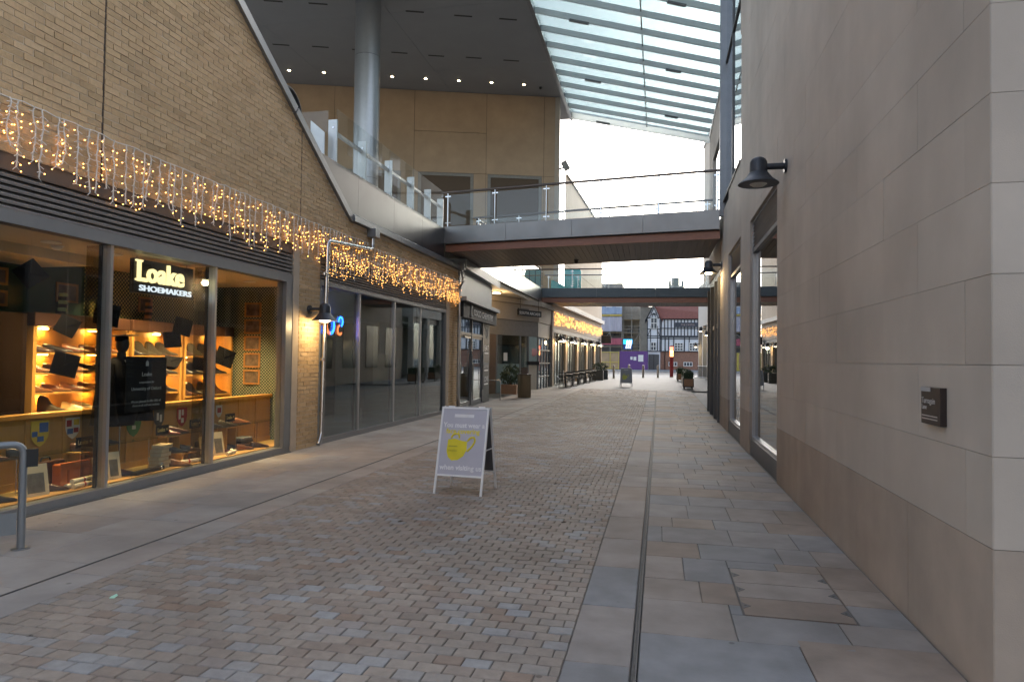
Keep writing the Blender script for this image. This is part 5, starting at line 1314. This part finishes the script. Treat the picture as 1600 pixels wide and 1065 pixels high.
t = thing('planted_box', 'terracotta-coloured planter with a dark evergreen bush beside the arcade doors', 'planter', (-6.55, 30.1, gz(30)))
PX(-.36, .36, -.36, .36, 0, .42).build('box', mat('planter_tan', (.32,.17,.09), .7), t, bevel=.01); bush(t, (0,0,.85), .42, .42, .48, 700, 2, .07); MB().cyl((0,0,.4),(0,0,.8), .03, n=6).build('stem', OAKD, t)

# ================================================================== hoop barrier at the left edge
HB = thing('hoop_barrier', 'grey steel hoop barrier on the pavement before the shoe window', 'barrier')
HM = mat('hoop_grey', (.26,.28,.30), .42, .6, var=.08)
mbp = bend([(-6.0, 3.6, .86), (-5.24, 4.80, .86), (-5.24, 4.80, .0)], .07, 6)
MB().tube(bend([(-5.95,3.68,.0),(-5.95,3.68,.88),(-5.25,4.80,.88),(-5.25,4.80,.0)], .09, 7), .03, 12).build('hoop', HM, HB, smooth=True)
MB().obox((-5.225, 4.84, .76), (.028,.045,0), (-.02,.0125,0), (0,0,.075)).build('clamp', BLACK, HB)
MB().bar((-5.93,3.71,.22), (-5.27,4.77,.22), .012, .18).build('lower_panel', HM, HB)
MB().lathe([(.07,.0),(.07,.006),(.035,.008)], 14, (-5.25,4.80,.001)).build('base_plate', HM, HB); MB().lathe([(.07,.0),(.07,.006),(.035,.008)], 14, (-5.95,3.68,.001)).build('base_plate', HM, HB)

# ================================================================== sandwich boards
POST = mat('poster_lilac', (.52,.52,.60), .32, var=.05, scale=3); ALU = mat('board_aluminium', (.85,.86,.87), .4, .1, var=.03); PYEL = mat('poster_yellow', (.80,.68,.02), .45); PWH = mat('poster_white', (.82,.82,.84), .45)
BKD = mat('board_back', (.085,.09,.10), .5, var=.06)
def a_board(name, loc, rz, label, detail=True, sc=1.0, mats=None):
    T = thing(name, label, 'sandwich board', loc, rz, 'face covering notices'); T.scale = (sc, sc, sc)
    # local: faces -Y, x right
    W_, Ht, D = .62, 1.04, .60
    post, yel, wh, alu = mats or (POST, PYEL, PWH, ALU)
    for sg in (-1, 1):
        foot, top = V(0, sg*D/2, 0), V(0, sg*.03, Ht); ax = (top-foot); Ls = ax.length; u = ax.normalized(); n = V(0, -u.z, u.y) if sg < 0 else V(0, u.z, -u.y)
        P = lambda x, s_, o=0: foot + u*s_ + V(x,0,0) + n*o
        panel = MB().obox(P(0, (.22+Ls)/2, 0), V(W_/2-.02,0,0), u*(Ls-.22)/2, n*.006).build('poster_panel' if sg < 0 else 'rear_panel', post if sg < 0 else BKD, T)
        for x in (-W_/2+.011, W_/2-.011):
            MB().bar(P(x, 0), P(x, Ls), .024, .024, n).build('frame_leg', alu, T)
        for s_ in (.23, Ls-.012): MB().bar(P(-W_/2+.024, s_), P(W_/2-.024, s_), .022, .026, n).build('frame_rail', alu, T)
        if sg < 0:
            o0 = .0065
            def fl(nm, m, pts): MB().prism([P(x, s_, o0) for x, s_ in pts], n*.001).build(nm, m, panel)
            def rect(nm, m, x0, x1, s0, s1): fl(nm, m, [(x0,s0),(x1,s0),(x1,s1),(x0,s1)])
            rect('header_strip', wh, -.135, .12, .945, .985)
            if detail:
                for s_, sz, sy, wd, m, x0 in (('You must wear a', .085, .82, .545, wh, -.27), ('face covering', .085, .745, .44, yel, -.225), ('when visiting us', .085, .30, .545, wh, -.265)):
                    put_text(s_, sz, m, P(x0, sy, o0), (1,0,0), u, panel, .0007, bold=.0022, width=wd)
            # mask drawing
            c0 = .53
            body = [(-.19, c0+.135), (-.10, c0+.15), (0, c0+.125), (.06, c0+.12), (.065, c0+.02), (.03, c0-.06), (-.04, c0-.11), (-.12, c0-.12), (-.17, c0-.08), (-.195, c0-.01)]
            fl('mask_body', yel, body)
            for pts in ([(-.15,c0+.155),(-.13,c0+.20),(-.08,c0+.215),(-.05,c0+.20),(-.045,c0+.155)], [(.065,c0+.12),(.10,c0+.17),(.15,c0+.175),(.165,c0+.13),(.13,c0+.06),(.07,c0-.0)]):
                MB().tube(bend([P(x, s_, o0) for x, s_ in pts], .03, 3), .012, 6).build('mask_loop', yel, panel)
            gy = mat('mask_line', (.55,.47,.06), .5)
            for s_ in (c0+.055, c0+.0): rect('mask_crease', gy, -.175, -.06, s_-.006, s_+.006)
    MB().bar(V(W_/2-.03, -.16, .52), V(W_/2-.03, .16, .52), .012, .012).build('stay', alu, T); MB().bar(V(-W_/2+.03, -.16, .52), V(-W_/2+.03, .16, .52), .012, .012).build('stay', alu, T)
    for x in (-.2, .2): MB().cyl(V(x-.04, 0, Ht), V(x+.04, 0, Ht), .012, n=8).build('hinge', alu, T)
    return T
a_board('sandwich_board', (-2.35, 8.26, 0), R_(-4), 'lilac sandwich board with yellow mask in the middle of the street')
a_board('sandwich_board', (-1.83, 39.5, gz(39.5)), R_(-4), 'grey sandwich board with yellow-green mask far down the street', False, 1.02, (mat('poster_grey', (.20,.21,.22), .4), mat('poster_lime', (.42,.45,.06), .5), mat('poster_palegrey', (.4,.4,.42), .5), mat('board_dull', (.3,.3,.31), .4, .3)))

# ================================================================== shop row further down on the left
RC = thing('shop_row', 'low row of glazed shops with lamps on brick piers beyond the arcade', 'building')
FC = Frame((-5.86, 37.95), (-4.95, 60.0)); LC = FC.L
def fc(nm, m, u0, u1, v0, v1, z0, z1, par=None): mb = MB(); FC.box(mb, u0, u1, v0, v1, z0, z1); return mb.build(nm, m, par or RC)
fc('cornice', mat('row_cornice', (.50,.52,.54), .5), 0, LC, -.3, .25, 4.75, 5.05)
fc('fascia_band', BEIGE, 0, LC, -.3, .0, 3.45, 4.74); fc('head_rail', FRAME2, 0, LC, -.2, -.02, 3.2, 3.44)
npier = 5
for i in range(npier+1):
    u = LC*i/npier; fc('brick_pier', mat('row_pier', (.42,.31,.20), .8, var=.15, scale=6), max(0,u-.32), min(LC,u+.32), -.3, .03, 0, 3.19)
for i in range(npier):
    a, b = LC*i/npier+.32, LC*(i+1)/npier-.32; k = 4
    for j in range(k):
        c, d = a+(b-a)*j/k, a+(b-a)*(j+1)/k
        w_ = fc('window', GDARK, c+.04, d-.04, -.16, -.15, .25, 3.19); fc('mullion', FRAME2, d-.04, d+.04, -.2, -.08, .1, 3.19, w_); fc('sill', FRAME, c, d-.041, -.2, -.08, .1, .25, w_)
fc('interior_back', MIDINT, 0, LC, -4.2, -4.1, 0, 3.4); fc('interior_floor', MIDINT, 0, LC, -4.1, -.31, 0, .1)
t = thing('mural_screen', 'turquoise rounded screen standing on the deck beyond the second footbridge', 'screen')
TQ = mat('turquoise', (.03,.42,.46), .4, var=.1, scale=2)
pts = [(-5.62,5.6),(-4.62,5.6),(-4.62,6.95),(-4.68,7.08),(-4.82,7.14),(-5.62,7.14)]
MB().prism([(x, 40.9, z) for x, z in pts], (0,.06,0)).build('screen_sheet', TQ, t); MB().prism([(-6.45,40.9,5.6),(-5.64,40.9,5.6),(-5.64,40.9,6.1),(-6.3,40.9,6.45),(-6.45,40.9,6.45)], (0,.06,0)).build('screen_sheet', TQ, t)
for x in (-6.3, -5.3, -4.8): PX(x-.02, x+.02, 40.97, 41.02, 5.5, 6.4).build('prop', FRAME, t)
UP = thing('rear_block', 'tall beige rendered block behind the far shop row', 'building')
MB().prism([(-5.69, 41.3, 5.06), (-4.95, 60.2, 5.06), (-8.2, 60.2, 5.06)], (0,0,8.0)).build('wall', BEIGE, UP)
MB().prism([(-5.60, 41.1, 13.07), (-4.85, 60.3, 13.07), (-8.2, 60.3, 13.07)], (0,0,.16)).build('parapet', WHITEP, UP)
for z in (7.5, 10.2): MB().prism([(-5.675, 41.5, z), (-4.945, 60.1, z), (-4.96, 60.1, z), (-5.69, 41.5, z)], (0,0,.02)).build('panel_joint', TANJ, UP)
ws = FC.d
for i in range(npier):
    for k, off in enumerate((0.0,)):
        u = LC*i/npier + (.02 if i else .5)
        p = FC.p(u, .04, 2.78+gz(FC.p(u,0,0).y)); wall_lamp(p, (FC.n.x, FC.n.y, 0), True, 'lit bell-shaded lamp on the %s pier of the far shop row' % ['first', 'second', 'third', 'fourth', 'fifth'][i], 14, 1.0)
for i in range(npier):
    u = LC*(i+.5)/npier; p = FC.p(u, -.06, 2.75+gz(FC.p(u,0,0).y)); wall_lamp(p, (FC.n.x, FC.n.y, 0), True, 'lit bell-shaded lamp between windows after the %s pier of the far shop row' % ['first', 'second', 'third', 'fourth', 'fifth'][i], 0, .9)
icicles('dense icicle lights along the fascia of the far shop row', [tuple(FC.p(.1,.05,4.45)), tuple(FC.p(LC,.05,4.5))], .3, 9, 1.0, FARDV)
icicles('second layer of icicle lights along the far shop row', [tuple(FC.p(.1,.09,4.35)), tuple(FC.p(LC,.09,4.45))], .4, 10, 1.0, FARDV)
t = thing('projecting_sign', 'small dark projecting sign at the end of the far shop row', 'sign'); mb = MB(); FC.box(mb, LC-.6, LC-.5, .05, .9, 3.1, 3.75); mb.build('board', BLACK, t); MB().bar(FC.p(LC-.55,0,3.8), FC.p(LC-.55,.9,3.8), .03, .03).build('bracket', BLACK, t)
t = thing('stand_pipe', 'short pale stand pipe at the foot of the arcade corner pier', 'pipe'); MB().tube(bend([(-5.62,37.9,.13),(-5.62,37.9,.75),(-5.4,37.8,.55)], .08), .03, 8).build('pipe', SILVER, t)

# café tables and chairs
CB = mat('cafe_black', (.022,.022,.024), .5)
def table(loc, label):
    t = thing('cafe_table', label, 'table', loc, 0, 'cafe tables along the far shop row')
    PX(-.35, .35, -.35, .35, .72, .75).build('top', CB, t); MB().cyl((0,0,.03),(0,0,.72), .035, n=8).build('stem', CB, t); MB().bar((-.28,0,.015),(.28,0,.015), .06, .03).build('foot', CB, t); MB().bar((0,-.28,.016),(0,.28,.016), .06, .028).build('foot', CB, t)
def chair(loc, rz, label):
    t = thing('cafe_chair', label, 'chair', loc, rz, 'cafe chairs along the far shop row')
    PX(-.21, .21, -.21, .21, .44, .47).build('seat', CB, t); 
    mb = MB().bar((-.19,.2,.62),(.19,.2,.62), .02, .08); mb.build('backrest', CB, t); MB().bar((-.19,.21,.8),(.19,.21,.8), .02, .06).build('backrest', CB, t)
    for x in (-.19, .19):
        MB().bar((x,-.19,0),(x,-.19,.44), .025, .025, (0,1,0)).build('leg', CB, t); MB().bar((x,.22,0),(x,.2,.84), .025, .025, (0,1,0)).build('leg', CB, t)
for i, (x, y) in enumerate(((-4.95,36.8),(-4.85,39.0),(-4.75,41.2),(-4.6,43.6),(-4.5,46.2))):
    nm = ['first', 'second', 'third', 'fourth', 'fifth'][i]; table((x, y, gz(y)), 'black cafe table outside the far shops, %s from the arcade' % nm)
    chair((x-.05, y-.62, gz(y)), math.pi, 'black cafe chair on the near side of the %s table' % nm); chair((x+.05, y+.62, gz(y)), 0, 'black cafe chair on the far side of the %s table' % nm)
t = thing('glass_screen', 'low glass terrace screen by the first cafe table', 'screen'); PX(-5.75, -4.9, 35.6, 35.61, .2, 1.05).build('glass_pane', GCLEAR, t)
for x in (-5.75, -4.9): PX(x-.02, x+.02, 35.58, 35.63, .1, 1.1).build('post', STAIN, t)
for i, (x, y) in enumerate(((-4.3, 49.2), (-4.1, 51.0))):
    t = thing('planted_trough', 'dark trough with spiky plants at the end of the cafe terrace, %s' % ['nearer one', 'farther one'][i], 'planter', (x, y, gz(y))); PX(-.4, .4, -.25, .25, 0, .7).build('trough', mat('trough_slate', (.05,.055,.06), .6), t); bush(t, (0,0,.95), .38, .22, .3, 160, 30+i, .09)

# bollards, totem, planters
BOLM = mat('bollard_steel', (.24,.22,.20), .4, .7, var=.1)
for i, (x, y) in enumerate(((-3.44,53.5),(-2.45,57.5),(-1.26,56.4),(-.09,57.0))):
    t = thing('bollard', 'steel bollard across the end of the street, %s from the shop row' % ['first', 'second', 'third', 'fourth'][i], 'bollard', (x, y, gz(y)), 0, 'bollards across the street end')
    MB().lathe([(.085,0),(.085,.90),(.08,.91)], 16).build('post', BOLM, t, smooth=True); MB().lathe([(.07,.911),(.07,.94),(.088,.945),(.088,1.0),(.06,1.02),(0,1.025)], 16).build('cap', BOLM, t, smooth=True)
t = thing('light_totem', 'slim dark red totem with glowing red top at the street end', 'totem', (1.03, 59.4, gz(59.4)))
PX(-.15, .15, -.12, .12, 0, 1.72).build('shaft', mat('totem_red', (.26,.02,.025), .45), t)
for z, c, e in ((1.74, (1,.35,.12), 5), (2.02, (1,.40,.16), 5), (2.32, (1,.20,.12), 3.2)): MB().box(-.14,.14,-.11,.11, z, z+.25).build('lit_panel', emis('totem_glow%.2f' % z, c, e*.42), t)
PX(-.15, .15, -.12, .12, 2.575, 2.66).build('top_cap', MAT['totem_red'], t); PX(-.18,.18,-.15,.15,-.02,.02).build('base_plate', BOLM, t)
GRN = mat('hedge_green', (.045,.08,.025), .6, var=.35, scale=6, rand=.2)
for i, (x, y, l) in enumerate(((1.55, 38.6, 1.5), (1.62, 42.5, 1.9), (1.5, 50.0, 2.2))):
    t = thing('hedge_planter', 'long wheeled planter of clipped hedge, %s' % ['nearest with a timber end panel', 'second of the line behind it', 'farthest by the red totem'][i], 'planter', (x, y, gz(y)), R_(0), 'hedge planters down the street')
    PX(-.28, .28, -l/2, l/2, .12, .58).build('trough', BLACK, t); PX(-.24, .24, -l/2-.012, -l/2-.001, .16, .55).build('end_panel', mat('planter_board', (.30,.16,.08), .6), t)
    for sx in (-1, 1):
        for sy in (-1, 1): MB().cyl((sx*.2-.02, sy*(l/2-.15), .06), (sx*.2+.02, sy*(l/2-.15), .06), .06, n=12).build('castor', BLACK, t)
    mb = bush(t, (0,0,.76), .31, l/2*1.0, .26, 500, 60+i, .055, GRN, 'hedge'); PX(-.24,.24,-l/2+.03,l/2-.03,.58,.9).build('hedge_core', mat('hedge_core', (.02,.035,.014), .9), t)
t = thing('mesh_barrier', 'grey mesh crowd barrier beside the far building', 'barrier'); BX = mat('barrier_grey', (.20,.22,.25), .5, .3)
for (a, b) in (((3.15, 58.9), (3.75, 53.0)),):
    fr = Frame(a, b); z0 = gz(56)
    for z in (.12, 1.0): MB().tube([fr.p(0,0,z0+z), fr.p(fr.L,0,z0+z)], .03, 6).build('rail', BX, t)
    for i in range(25): MB().cyl(fr.p(fr.L*i/24,0,z0+.12), fr.p(fr.L*i/24,0,z0+1.0), .012, n=5).build('upright', BX, t)
    for u in (.2, fr.L-.2): MB().bar(fr.p(u,-.35,z0+.02), fr.p(u,.35,z0+.02), .06, .04).build('foot', BX, t)

# ================================================================== far building on the right
FB = thing('far_stone_building', 'tall pale grey building with lamps on slim pillars beyond the side street', 'building')
FF = Frame((3.35, 62.0), (4.55, 46.0)); LF = FF.L      # runs towards the viewer
def ff(nm, m, u0, u1, v0, v1, z0, z1, par=None): mb = MB(); FF.box(mb, u0, u1, v0, v1, z0, z1); return mb.build(nm, m, par or FB)
PALE = mat('pale_render', (.55,.55,.53), .7, var=.05, scale=1)
sgn = 1
ff('upper_wall', PALE, 0, LF, -6, .0, 4.6, 8.2); ff('upper_wall', BEIGE, .8, LF, -6, -.3, 8.21, 20.2); ff('parapet', WHITEP, .7, LF, -6, -.2, 20.21, 20.5)
for i in range(7):
    u = LF*i/6; ff('pillar', PALE, max(0,u-.22), min(LF,u+.22), -.4, .0, 0, 4.59)
    if i < 6: ff('window', GDARK, LF*i/6+.22, LF*(i+1)/6-.22, -.32, -.30, .1, 4.2); ff('window_head', FRAME, LF*i/6+.22, LF*(i+1)/6-.22, -.4, -.2, 4.2, 4.59)
ff('room', MIDINT, .1, LF-.1, -4, -3.9, 0, 4.5)
for i, u in enumerate((1.0, 4.2, 7.4)):
    p = FF.p(u, 0.0, [2.85, 4.05, 3.6][i]+.28); wall_lamp(p, (FF.n.x, FF.n.y, 0), True, 'lit bell-shaded lamp on the pale far building, %s from the street end' % ['first', 'second', 'third'][i], 8, 1.1)

# ================================================================== timber-framed house at the end
TH = thing('timber_framed_house', 'black and white timber-framed pub with red tiled roof closing the street', 'building')
X0, YT = -1.47, 91.3; g0 = .45
PLASTER = mat('plaster_white', (.66,.68,.72), .8, var=.05); TIMB = mat('timber_black', (.03,.035,.045), .7, var=.15); TBR = mat('house_brick', (.26,.14,.10), .85, var=.25, scale=5); TILE = mat('roof_tile_red', (.20,.075,.06), .8, var=.3, scale=4, stretch=(1,1,3))
def th(nm, m, u0, u1, y0, y1, z0, z1, par=None): return MB().box(X0+u0, X0+u1, YT+y0, YT+y1, z0, z1).build(nm, m, par or TH)
th('brick_base', TBR, 1.6, 14, .12, 6, g0-.2, 2.85); th('render_base', PLASTER, -.1, 1.6, .0, 6, g0-.2, 2.85)
th('plaster_wall', PLASTER, 1.6, 14, .05, 6, 2.86, 7.15); th('plaster_wall', PLASTER, -.1, 1.6, -.1, 6, 2.86, 6.2)
MB().prism([(X0-.1, YT-.1, 6.2), (X0+1.6, YT-.1, 6.2), (X0+1.55, YT-.1, 7.2), (X0+.75, YT-.1, 8.9), (X0-.05, YT-.1, 7.2)], (0, 5, 0)).build('gable_wall', PLASTER, TH)
MB().prism([(X0+1.5, YT-.3, 7.15), (X0+14, YT-.3, 7.15), (X0+14, YT+3.2, 10.6), (X0+.2, YT+3.2, 10.6), (X0+.75, YT+.6, 8.7)], (0, .25, .15)).build('roof', TILE, TH)
MB().prism([(X0+1.3, YT+.1, 7.1), (X0+1.3, YT+3.2, 10.5), (X0+1.3, YT+6, 7.1)], (12.6,0,0)).build('roof_void', TIMB, TH)
for sx in (-1, 1):
    MB().prism([(X0+.75, YT-.45, 9.1), (X0+.75+sx*1.15, YT-.45, 6.9), (X0+.75+sx*1.15, YT-.45, 6.75), (X0+.75, YT-.45, 8.93)], (0, 5, 0)).build('gable_roof', TILE if sx > 0 else TIMB, TH)
for u in [1.65+.42*k for k in range(0, 29)]: th('stud', TIMB, u, u+.13, -.02, .049, 4.96, 7.14)
for u in (1.65, 2.15, 2.6, 3.25, 4.6, 5.2, 6.4, 7.4, 8.6): th('stud', TIMB, u, u+.13, -.02, .049, 2.96, 4.7)
for z0, z1 in ((4.70, 4.95), (4.5, 4.6), (2.85, 2.95), (5.85, 5.95), (7.0, 7.14)): th('rail', TIMB, 1.6, 14, -.04, .048, z0, z1)
for u in (-.1, .3, 1.2, 1.5): th('stud', TIMB, u, u+.1, -.16, -.101, 2.96, 7.0 if u in (-.1, 1.5) else 6.2)
for z0, z1 in ((4.6, 4.7), (4.85, 4.95), (2.85, 2.95), (5.75, 5.85), (7.2, 7.32)): th('rail', TIMB, -.1, 1.6, -.17, -.102, z0, z1)
for a, b in (((.2,7.3),(.75,8.6)), ((1.3,7.3),(.75,8.6)), ((.5,7.3),(.75,7.9)), ((1.0,7.3),(.75,7.9)), ((.35,7.9),(1.1,7.6)), ((.4,7.6),(1.15,7.9)), ((.0,4.95),(.3,5.7)), ((1.5,4.95),(1.2,5.7))):
    MB().bar((X0+a[0], YT-.13, a[1]), (X0+b[0], YT-.13, b[1]), .08, .06, (0,1,0)).build('brace', TIMB, TH)
def thwin(u0, u1, z0, z1, y, nx, nz, fm=WHITE):
    w_ = th('window', mat('pane_dark', (.06,.07,.085), .2), u0, u1, y-.02, y+.02, z0, z1)
    for i in range(nx+1): u = u0+(u1-u0)*i/nx; th('glazing_bar', fm, u-.035, u+.035, y-.07, y-.021, z0-.04, z1+.04, w_)
    for i in range(nz+1): z = z0+(z1-z0)*i/nz; th('glazing_bar', fm, u0-.04, u1+.04, y-.066, y-.0215, z-.035, z+.035, w_)
thwin(3.43, 4.46, 3.02, 4.0, 0, 3, 3); thwin(5.3, 6.32, 3.02, 4.0, 0, 3, 3); thwin(7.6, 8.5, 3.02, 4.0, 0, 3, 3)
thwin(.38, 1.16, 5.85, 7.25, -.18, 2, 2); thwin(.4, 1.05, 3.0, 4.05, -.18, 2, 2)
thwin(2.7, 3.73, 1.02, 1.48, .1, 3, 1); thwin(4.6, 5.66, 1.02, 1.5, .1, 3, 1)
d = th('door', FRAME, .1, 1.47, -.06, -.01, g0, 2.5); th('door_stile', BLACK, .75, .82, -.09, -.061, g0, 2.5, d)
s_ = thing('pub_sign', 'dark name board across the front of the timber-framed pub', 'sign'); MB().box(X0+3.47, X0+6.6, YT-.14, YT-.06, 6.07, 6.65).build('board', mat('pub_board', (.03,.04,.06), .5), s_)
put_text('THE CASTLE', .32, mat('pub_gold', (.40,.30,.28), .6), (X0+4.2, YT-.142, 6.25), (1,0,0), (0,0,1), s_, .004, width=1.7)
t = thing('drainpipe', 'dark drainpipe down the brick base of the pub', 'pipe'); MB().cyl((X0+2.2, YT+.02, g0), (X0+2.2, YT+.02, 2.84), .05, n=8).build('pipe', OAKD, t); PX(X0+2.12, X0+2.28, YT-.03, YT+.07, 2.6, 2.8).build('head', OAKD, t)

# ================================================================== scaffolded buildings
SCB = mat('scaffold_tube', (.36,.34,.30), .5, .5, var=.1)
def scaffold(label, x0, x1, y, zs, ux):
    t = thing('scaffold', label, 'scaffold')
    n = max(2, int((x1-x0)/ux))
    for i in range(n+1):
        x = x0+(x1-x0)*i/n; MB().cyl((x, y, .5), (x, y, zs[-1]+1.0), .045, n=6).build('standard', SCB, t); MB().cyl((x, y+1.2, .5), (x, y+1.2, zs[-1]+1.0), .045, n=6).build('standard', SCB, t)
    for z in zs:
        MB().box(x0-.1, x1+.1, y, y+1.2, z-.06, z).build('walkway', mat('scaffold_board', (.34,.26,.15), .8, var=.2), t)
        for dz in (.1, .55, 1.0): MB().cyl((x0-.2, y-.05, z+dz), (x1+.2, y-.05, z+dz), .04, n=6).build('ledger', SCB, t)
    for i in range(n): MB().cyl((x0+(x1-x0)*i/n, y-.06, zs[i % len(zs)]-1.8), (x0+(x1-x0)*(i+1)/n, y-.06, zs[i % len(zs)]), .04, n=6).build('brace', SCB, t)
    return t
t = thing('sheeted_building', 'building under refurbishment behind blue, white and red sheeting', 'building')
MB().box(-10.5, -5.36, 101.5, 110, .4, 13).build('wall', mat('refurb_wall', (.20,.19,.19), .8, var=.2, scale=1), t)
for z in (5.0, 7.6):
    for x in (-8.0, -6.6): MB().box(x, x+.8, 101.42, 101.5, z+.3, z+1.9).build('window', mat('pane_dark', (.06,.07,.085), .2), t)
sheetm = lambda n, c: mat(n, c, .6, var=.18, scale=1.4, stretch=(3,1,.5))
for nm, c, z0, z1 in (('debris_net', (.30,.38,.52), 8.35, 10.4), ('debris_net', (.46,.44,.50), 5.85, 7.95), ('debris_net', (.42,.10,.14), 3.9, 4.85)):
    mb = MB(); n = 14
    for i in range(n):
        xa, xb = -10.4+5.1*i/n, -10.4+5.1*(i+1)/n; ya, yb = 99.82+.05*math.sin(i*1.7), 99.82+.05*math.sin((i+1)*1.7)
        mb.prism([(xa,ya,z0),(xb,yb,z0),(xb,yb,z1),(xa,ya,z1)], (0,.02,0))
    mb.build('debris_net', sheetm('net_%.2f' % c[0], c), t)
MB().box(-10.4, -5.3, 99.7, 99.9, 8.05, 8.3).build('edge_board', mat('edge_yellow', (.55,.42,.12), .7), t)
scaffold('scaffold in front of the sheeted building', -10.4, -5.3, 100, [3.6, 5.7, 8.0, 10.6], 1.3)
for x in (-9.4, -7.6, -6.2): PX(x, x+.9, 99.74, 99.78, 9.3, 9.75).build('banner', mat('banner_white', (.65,.66,.7), .6), t)
t = thing('wrapped_building', 'grey stone building with a bare gable behind scaffolding', 'building')
STG = mat('rubble_grey', (.25,.225,.185), .85, var=.22, scale=1.5)
MB().box(-5.3, -1.2, 102, 112, .4, 7.6).build('wall', STG, t); MB().prism([(-5.4,101.6,7.6),(-1.0,101.6,7.6),(-2.0,103.5,11.0),(-5.4,103.5,11.0)], (0,.3,.1)).build('roof', mat('wrap_sheet', (.36,.33,.27), .7, var=.2), t)
for z in (2.9, 5.3):
    for x in (-4.6, -3.0): MB().box(x, x+.8, 101.9, 102, z, z+1.4).build('window', mat('pane_dark', (.06,.07,.085), .2), t)
scaffold('scaffold in front of the bare gabled building', -5.1, -1.6, 100.3, [3.1, 5.6, 7.6, 9.6], 1.0)
t = thing('rear_house', 'plain brown house wall just behind the timbered gable', 'building'); MB().box(-2.6, 3, 97.5, 100, .4, 9.2).build('wall', STG, t); MB().prism([(-2.8,97.3,9.2),(3.2,97.3,9.2),(3.2,99,11.5),(-2.0,99,11.5)], (0,.3,.1)).build('roof', TILE, t)
t = thing('church_tower', 'small pinnacled stone tower on the skyline over the second footbridge', 'tower'); TWX, TWY = 1.9, 150
MB().box(TWX, TWX+3.2, TWY, TWY+3.2, 0, 17.8).build('shaft', mat('tower_stone', (.24,.25,.24), .8), t)
for dx, dy in ((0,0),(2.7,0),(0,2.7),(2.7,2.7)): MB().prism([(TWX+dx,TWY+dy,17.81),(TWX+dx+.5,TWY+dy,17.81),(TWX+dx+.5,TWY+dy+.5,17.81),(TWX+dx,TWY+dy+.5,17.81)], (0,0,1.0)).build('pinnacle', MAT['tower_stone'], t)
MB().box(TWX+.8, TWX+2.2, TWY+.8, TWY+2.2, 17.81, 19.6).build('lantern', MAT['tower_stone'], t)

# hoarding, gate, screen
PUR = mat('hoarding_purple', (.13,.055,.22), .55, var=.08)
t = thing('site_hoarding', 'purple painted site hoarding with pinned white notices', 'hoarding')
for i in range(3): MB().box(-4.98+1.17*i+.006, -4.98+1.17*(i+1)-.006, 88.5, 88.56, .42, 2.85).build('sheet', PUR, t)
MB().box(-5.0, -1.47, 88.57, 88.65, .42, 2.75).build('framing', OAKD, t); MB().box(-1.48, -1.42, 88.5, 91, .42, 2.85).build('return_sheet', PUR, t)
for i, (u0, u1, z0, z1) in enumerate(((4.4,4.68,1.75,2.14),(4.8,5.15,1.67,2.13),(5.38,6.03,1.53,2.37))):
    o = MB().box(-8+u0, -8+u1, 88.48, 88.497, z0, z1).build('paper_notice', WHITE); tag(o, ['small white notice, leftmost on the purple hoarding', 'middle white notice on the purple hoarding', 'large white notice on the purple hoarding'][i], 'notice')
t = thing('site_gate', 'plywood site gate in yellow tubular frames', 'gate'); PLY = mat('plywood', (.46,.33,.20), .7, var=.15, scale=2); YEL = mat('gate_yellow', (.62,.50,.10), .5)
for i in range(4): MB().box(-10.4+1.35*i+.01, -10.4+1.35*(i+1)-.01, 88.5, 88.54, .5, 2.72).build('plywood_sheet', PLY, t)
for x in (-10.4, -8.75, -6.15, -5.05): MB().cyl((x, 88.44, .45), (x, 88.44, 2.75), .05, n=8).build('frame_post', YEL, t)
for z in (.62, 1.4, 2.68): MB().cyl((-10.4, 88.43, z), (-5.05, 88.43, z), .045, n=8).build('frame_rail', YEL, t)
t = thing('display_screen', 'bright blue and white display screen above the purple hoarding', 'screen'); 
PX(-4.55, -3.36, 89.0, 89.15, 3.04, 4.4).build('casing', BLACK, t); PX(-4.52, -3.39, 88.98, 88.999, 3.75, 4.36).build('picture', emis('screen_blue', (.03,.38,.85), 1.0), t); PX(-4.52, -3.39, 88.98, 88.999, 3.08, 3.75).build('picture', emis('screen_navy', (.008,.02,.07), 1.0), t)
for i in range(3): MB().prism([(-4.22+.25*i, 88.965, 3.2), (-4.1+.25*i, 88.965, 3.2), (-3.95+.25*i, 88.965, 4.25), (-4.07+.25*i, 88.965, 4.25)], (0,.01,0)).build('stripe', emis('screen_white', (.8,.9,1), 1.1), t)
MB().cyl((-3.95, 89.1, .5), (-3.95, 89.1, 3.05), .06, n=8).build('stand', FRAME, t)
